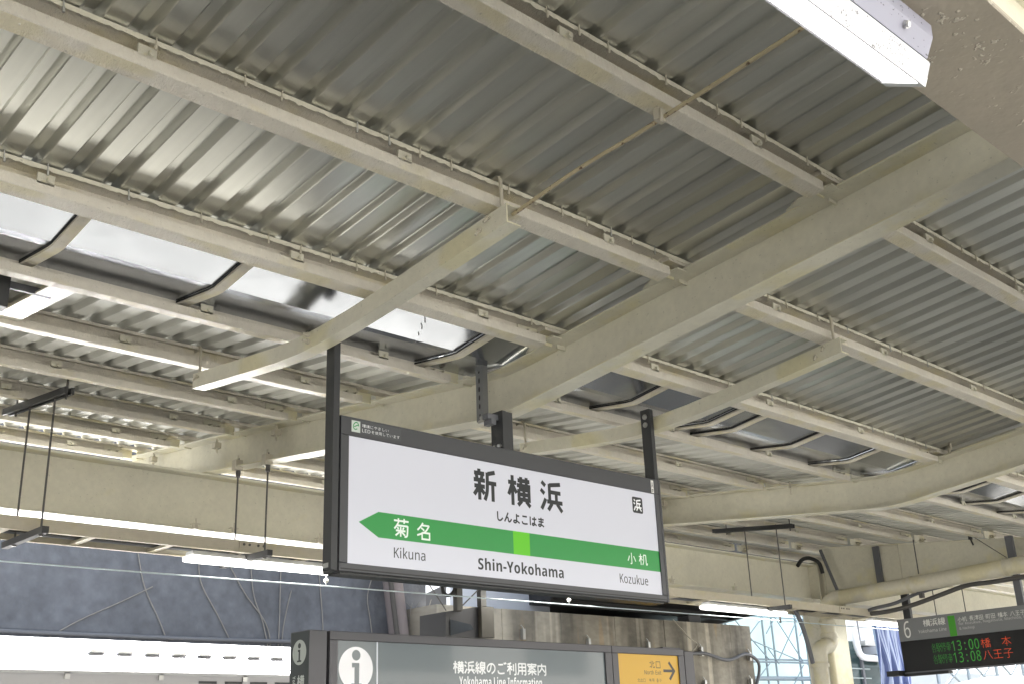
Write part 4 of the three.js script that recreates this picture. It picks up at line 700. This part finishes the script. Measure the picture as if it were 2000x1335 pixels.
// ---------------------------------------------------------------- the train
{
  const o = thing('commuter_train', 'white roof of a train standing at the far track, glaring in the sun', 'train', P(3, -2.3, 12.28));
  const roofM = new THREE.MeshPhysicalMaterial({ color: lin(0.88, 0.88, 0.89), roughness: 0.40, metalness: 0.95 });
  const half = [[10.88, 0.90], [10.90, 0.93], [11.57, 1.265], [11.68, 1.30], [11.92, 1.323], [12.28, 1.335]], shell = [...half, ...half.slice(0, -1).reverse().map(([t, y]) => [24.56 - t, y])];
  part('roof', alongX(shell, -22, 7.6), roofM, o);
  const steel = std({ color: lin(0.42, 0.42, 0.44), roughness: 0.5, metalness: 0.3 });
  part('body', box(-22, 7.6, -2.3, 0.898, 10.87, 13.69, 0.01), steel, o);
  part('rain_gutter', box(-22, 7.6, 0.888, 0.915, 10.845, 10.87), steel, o);
  part('roof_seam', alongX([[10.985, 0.973], [10.99, 0.965], [11.015, 0.978], [11.01, 0.992]], -22, 7.6), steel, o);
  for (let x = 4.9; x < 7.2; x += 0.30) part('roof_vent', box(x, x + 0.17, 1.13, 1.165, 11.25, 11.31, 0.006), roofM, o);
  for (let x = 2.6; x < 8; x += 0.95) part('lifting_lug', box(x, x + 0.05, 0.84, 0.90, 10.845, 10.87), M.zinc, o);
  for (const x of [3.6, 5.9, 6.2, 6.5, 6.8, 7.1]) part('side_louvre', box(x, x + 0.2, 0.814, 0.84, 10.86, 10.872), M.dark, o);
}

// ---------------------------------------------------------------- beyond the track
{
  const wallMap = tex(1024, 512, 8, 4, (u, v) => { const a = fbm(u, v, 5, 4, 5, 901), b = fbm(u, v, 64, 34, 3, 905), c = fbm(u, v, 30, 3, 3, 909); const k = 0.39 + 0.09 * (a - 0.5) + 0.09 * (b - 0.5) + 0.06 * (c - 0.5); return [k * 0.97, k * 1.0, k * 1.07]; }, true);
  const wallBump = tex(512, 512, 2, 2, (u, v) => g1(fbm(u, v, 14, 10, 4, 915)));
  const w = thing('retaining_wall', 'tall dark blue grey concrete wall behind the train', 'wall', P(4, -2.65, 15.6));
  part('wall_face', box(-40, 12.7, -2.65, 6.2, 15.5, 16.2), std({ map: wallMap, roughness: 0.9, bumpMap: wallBump, bumpScale: 0.02 }), w);
  part('handrail_pipe', tube([P(-8, 1.80, 15.42), P(6.4, 1.775, 15.42), P(9.9, 1.80, 15.42), P(12.6, 1.84, 15.42)], 0.035, 20, 8), M.grey, w);
  const vineM = std({ color: lin(0.25, 0.24, 0.23), roughness: 0.9 });
  [[[7.30, 3.1], [7.45, 2.5], [7.75, 2.0], [7.95, 1.5], 'left of the strip light'], [[8.25, 3.0], [8.35, 2.6], [8.7, 2.1], [9.1, 1.4], 'below the leftmost strip light'], [[8.75, 3.0], [9.1, 2.5], [9.5, 2.0], [9.62, 1.3], 'slanting, below the tray hanger'], [[9.15, 3.1], [9.25, 2.5], [9.4, 2.1], [9.55, 1.6], 'second right of the tray hanger'], [[9.72, 3.1], [9.70, 2.4], [9.75, 2.0], [9.72, 1.3], 'straight, third right of the tray hanger'], [[9.95, 2.6], [9.86, 2.3], [9.82, 1.9], [9.80, 1.3], 'thin, crossing the straight one'], [[10.45, 3.1], [10.5, 2.6], [10.55, 2.1], [10.58, 1.5], 'just left of the information board'], [[5.9, 1.55], [6.5, 1.95], [7.1, 2.25], [7.6, 2.5], 'slanting up from the glaring train roof'], [[11.55, 3.0], [11.45, 2.6], [11.5, 2.2], [11.6, 1.5], 'beside the brown pole']].forEach((v) => {
    const pts = v.slice(0, 4).map(([x, y]) => P(x + rr(-0.03, 0.03), y, 15.48)); 
    single('dry_vine', tube(pts, 0.010, 20, 5), vineM, 'pale dry vine on the dark wall, ' + v[4], 'vine');
  });
  const pole = thing('utility_pole', 'brown grey leaning pole in front of the wall, seen under the name sign', 'pole', P(12.0, -2.65, 15.2));
  part('shaft', rod(P(11.62, 3.6, 15.2), P(12.05, 0.8, 15.2), 0.17, 16), std({ color: lin(0.22, 0.19, 0.19), roughness: 0.8 }), pole);
  part('pipe', rod(P(11.42, 3.6, 15.0), P(11.85, 0.8, 15.0), 0.045, 10), std({ color: lin(0.08, 0.075, 0.07), roughness: 0.8 }), pole);
  const tw = []; for (let i = 0; i < 60; i++) { const x = rr(12.1, 12.75), y = rr(1.6, 2.3), a = rr(-0.6, 0.6), l = rr(0.12, 0.4); tw.push(rod(P(x, y, rr(15.0, 15.4)), P(x + Math.sin(a) * l, y + Math.cos(a) * l, rr(15.0, 15.4)), 0.006, 4)); }
  single('dry_twigs', tw, vineM, 'tangle of dry twigs beside the brown pole', 'twigs', null, 'stuff');

  const stain = tex(2048, 512, 9.2, 4.6, (u, v) => {
    const s = fbm(u, v, 42, 2, 4, 921), d = fbm(u, v, 17, 1, 3, 925), n = fbm(u, v, 60, 60, 3, 929), big = fbm(u, v, 6, 2, 3, 933), drip = smooth(0.52, 0.72, s) , dk = smooth(0.45, 0.75, d);
    let k = 0.64 - 0.15 * dk - 0.07 * drip + 0.12 * (n - 0.5) + 0.18 * (big - 0.5);
    const pale = smooth(0.62, 0.74, fbm(u, v, 30, 1, 3, 941)) * 0.16, rust = smooth(0.66, 0.76, fbm(u, v, 36, 2, 3, 947)) * 0.06;
    k += pale;
    return [k * (1.02 + rust), k * 0.98, k * (0.90 - rust)];
  }, true);
  const ab = thing('bridge_abutment', 'stained brown grey concrete abutment behind the information board', 'abutment', P(16.5, -2.65, 17));
  const am = std({ map: stain, roughness: 0.9, bumpMap: wallBump, bumpScale: 0.015 });
  for (let i = 0; i < 12; i++) { const x0 = 12.1 + i * 0.735, q = rr(0, 0.02); const g = box(x0, x0 + 0.729, -2.65, 2.40 + i * 0.004, 14.5 - q, 20), uv = g.attributes.uv, p = g.attributes.position; for (let k = 0; k < uv.count; k++) uv.setXY(k, p.getX(k) + 0.3 * p.getZ(k), p.getY(k)); part('cast_strip', g, am, ab); }
  for (const [x, y] of [[14.01, 2.06], [15.68, 1.96], [17.38, 1.96], [19.04, 1.92], [20.70, 1.87], [19.06, 1.27], [20.65, 1.32]]) part('cable_bracket', [box(x - 0.03, x + 0.03, y - 0.16, y + 0.02, 14.40, 14.47), rod(P(x, y + 0.02, 14.42), P(x - 0.06, y + 0.08, 14.42), 0.012, 6)], M.zinc, ab);
  single('wall_cable', tube([P(17.9, 1.82, 14.38), P(18.66, 1.80, 14.38), P(19.08, 1.81, 14.38), P(19.84, 1.70, 14.38), P(20.50, 1.84, 14.38), P(20.93, 1.71, 14.4), P(21.02, 1.50, 14.45), P(20.86, 1.2, 14.45)], 0.035, 40, 8), M.grey, 'grey cable sagging along the concrete abutment', 'cable');
  single('wire_loop', tube([P(18.05, 2.42, 14.3), P(18.5, 2.1, 14.3), P(18.75, 1.96, 14.3), P(18.4, 1.74, 14.3)], 0.012, 20, 5), M.bolt, 'thin pale wire bent across the top of the abutment', 'wire');
  const br = thing('steel_bridge', 'black steel bridge deck resting on the concrete abutment', 'bridge', P(18, 2.5, 16));
  const bx = (t) => [15.03 + 0.4 * (t - 14.4), 20.89 + 0.53 * (t - 14.78)], foot = [[bx(11.2)[0], 11.2], [bx(11.2)[1], 11.2], [bx(24)[1], 24], [bx(24)[0], 24]];
  part('deck', alongY(foot, 2.75, 3.9), M.black, br);
  for (const t of [11.4, 13.2, 15.0, 17]) part('cross_girder', sweep(rect(-0.05, 0.05, 2.62, 2.75), [bx(t)[0], bx(t)[1]].map((x) => ({ o: P(x, 0, t), A: vT, B: vY }))), M.black, br);
  part('edge_girder', sweep(rect(-0.06, 0.06, 2.60, 2.76), [11.2, 24].map((t) => ({ o: P(bx(t)[1] - 0.08, 0, t), A: vX, B: vY }))), M.dark, br);
  part('bearing', box(19.2, 19.6, 2.43, 2.62, 14.8, 15.1), M.grey, br);
  single('pale_panel', box(13.6, 16.2, 2.40, 4.0, 15.9, 16.0), std({ color: lin(0.55, 0.60, 0.70), roughness: 0.6 }), 'pale blue white panel on top of the abutment, left of the black bridge', 'panel');

  // scaffolding in front of a pale net
  const net = std({ map: tex(256, 256, 6, 6, (u, v) => { const n = fbm(u, v, 6, 6, 4, 951); return [0.80 + 0.16 * (n - 0.5), 0.85 + 0.12 * (n - 0.5), 0.86 + 0.1 * (n - 0.5)]; }, true), roughness: 0.9 });
  const netT = new THREE.MeshPhysicalMaterial({ map: net.map, roughness: 0.95, transmission: 0.5, thickness: 0 });
  single('scaffold_net', alongX([[19.1, -2.65], [19.13, -2.65], [19.13, 5.4], [19.1, 5.4]], 22, 31.2), netT, 'pale bluish white sheet behind the scaffolding, between abutment and column', 'net');
  const sc = thing('scaffolding', 'pale steel scaffolding with diagonal braces between abutment and column', 'scaffold', P(27, -2.65, 18.4));
  const scM = std({ color: lin(0.30, 0.36, 0.40), roughness: 0.5, metalness: 0.3 }), cyan = std({ color: lin(0.22, 0.42, 0.46), roughness: 0.6 });
  const xs = [25.2, 26.9, 27.35, 28.55, 29.0, 30.2];
  for (const x of xs) part('standard', rod(P(x, -2.65, 18.2), P(x - 0.05, 5.2, 18.2), 0.03, 8), scM, sc);
  for (const y of [1.70, 2.13, 2.2, 3.35]) part('ledger', rod(P(24, y - 0.02, 18.2), P(30.6, y + 0.06, 18.2), y === 1.70 ? 0.06 : 0.026, 8), scM, sc);
  for (const [a, b, c, d] of [[25.2, 2.2, 26.9, 3.4], [25.2, 3.4, 26.9, 2.2], [27.35, 2.2, 28.55, 3.4], [27.35, 3.4, 28.55, 2.2], [29.0, 2.2, 30.2, 3.4], [29, 3.4, 30.2, 2.2], [27.35, 1.0, 28.55, 2.1], [25.2, 1.0, 26.9, 2.1], [26.9, 2.9, 27.35, 3.3], [26.9, 2.5, 27.35, 2.1], [28.55, 2.9, 29, 3.3], [25.2, 2.9, 29.8, 1.9]]) part('brace', rod(P(a, b, 18.12), P(c, d, 18.12), 0.016, 6), scM, sc);
  part('edge_band', sweep(rect(-0.1, 0.1, -0.09, 0.09), [P(24, 3.28, 18.4), P(31, 3.75, 17.0)].map((o) => ({ o, A: vT, B: vY }))), cyan, sc, 'blue green edge band');
  const nb = []; for (let i = 0; i <= 16; i++) nb.push([29.55 + 0.16 * Math.sin(i * 1.7) + 0.05 * Math.sin(i * 4.1), 18.0 + 0.1 * Math.cos(i * 2.3)]);
  single('net_bundle', sweep(rect(-0.16, 0.16, -0.1, 0.1), nb.map(([x, t], i) => ({ o: P(x, -1 + i * 0.34, t), A: vX, B: vT }))), cyan, 'gathered blue green net hanging left of the drain pipe', 'net');

  const b = thing('glass_building', 'dark green glazed wall with a white pipe, right of the column', 'building', P(35, -2.65, 20));
  part('glazing', box(33.2, 37.4, -2.65, 3.15, 20, 20.3), std({ color: lin(0.03, 0.055, 0.055), roughness: 0.12 }), b);
  for (const x of [33.2, 34.9, 36.6]) part('mullion', box(x, x + 0.12, -2.65, 3.9, 19.92, 20), M.grey, b);
  for (const y of [1.95, 2.25]) part('transom', box(34.2, 35.4, y, y + 0.04, 19.93, 20), std({ color: lin(0.3, 0.36, 0.36), roughness: 0.4 }), b);
  part('pipe', tube([P(34.05, 5, 19.6), P(34.15, 3.2, 19.6), P(34.25, 2.75, 19.6), P(34.5, 2.6, 19.6), P(35.2, 2.58, 19.6), P(36.6, 2.55, 19.6)], 0.11, 40, 12), M.white, b);
  part('upper_wall', box(34.9, 44, 3.15, 6, 20, 20.3), std({ color: lin(0.7, 0.73, 0.78), roughness: 0.7 }), b);
  part('cornice', box(34.9, 37.6, 3.0, 3.16, 19.7, 20), M.zinc, b);
  part('duct', box(35.2, 37.4, 2.72, 2.98, 19.5, 20), std({ color: lin(0.4, 0.42, 0.46), roughness: 0.5 }), b);

  const tarpM = std({ map: tex(512, 64, 1.7, 2, (u, v) => { const f = fbm(u, v, 44, 1, 2, 961), k = 0.75 * smooth(0.50, 0.64, f); return [mix(0.34, 0.78, k), mix(0.39, 0.82, k), mix(0.56, 0.90, k)]; }, true), roughness: 0.6 });
  const g = new THREE.PlaneGeometry(1.9, 6.5, 60, 24), p = g.attributes.position, uv = g.attributes.uv;
  for (let i = 0; i < p.count; i++) { const x = p.getX(i), y = p.getY(i), w2 = 1 - 0.1 * Math.sin(y * 0.9); p.setXYZ(i, x * w2 + 0.05 * Math.sin(y * 2.1 + x * 3), y, 0.10 * Math.sin(x * 11 + 0.4 * Math.sin(y * 1.7)) + 0.05 * Math.sin(x * 23 + y)); uv.setXY(i, x + 0.03 * Math.sin(y * 3), y); }
  g.computeVertexNormals(); g.translate(29.75, EYE + 0.3, -16);
  single('blue_tarpaulin', g, tarpM, 'blue tarpaulin in pale vertical folds left of the departure board', 'tarpaulin');

  const dome = new THREE.SphereGeometry(1, 48, 20, 0, Math.PI * 2, 0, Math.PI / 2).scale(3.6, 1.0, 2.0); dome.translate(33.4, EYE + 0.62, -14.6);
  single('rounded_roof', dome.toNonIndexed(), std({ color: lin(0.42, 0.42, 0.50), roughness: 0.4 }), 'white rounded roof at the bottom right below the departure board', 'roof');
  const tr = thing('roof_truss', 'pale steel lattice under the departure board at the lower right', 'truss', P(38, 1.6, 18));
  for (const [a, c, d, e] of [[36.2, 1.4, 38.4, 2.5], [36.2, 2.5, 38.4, 1.4], [38.4, 1.4, 40.6, 2.6], [38.4, 2.6, 40.6, 1.4], [40.6, 1.4, 42.8, 2.7], [40.6, 2.7, 42.8, 1.4]]) part('brace', rod(P(a, c, 18), P(d, e, 18), 0.04, 6), scM, tr);
  for (const x of [36.2, 38.4, 40.6, 42.8]) part('post', rod(P(x, -2.65, 18), P(x, 3.2, 18), 0.06, 8), scM, tr);
  for (const y of [1.4, 2.55]) part('chord', rod(P(34, y, 18), P(48, y + 0.1, 18), 0.05, 8), scM, tr);
  const far = thing('far_building', 'pale blue white building behind the lattice at the lower right edge', 'building', P(48, -2.65, 30));
  part('wall', box(44, 75, -2.65, 3.4, 30, 40), std({ color: lin(0.55, 0.60, 0.64), roughness: 0.8 }), far);
  for (let i = 0; i < 8; i++) part('window', box(45.5 + i * 3.2, 47.4 + i * 3.2, 1.2, 2.6, 29.95, 30), std({ color: lin(0.10, 0.16, 0.18), roughness: 0.15 }), far);
}

renderer.render(scene, camera);
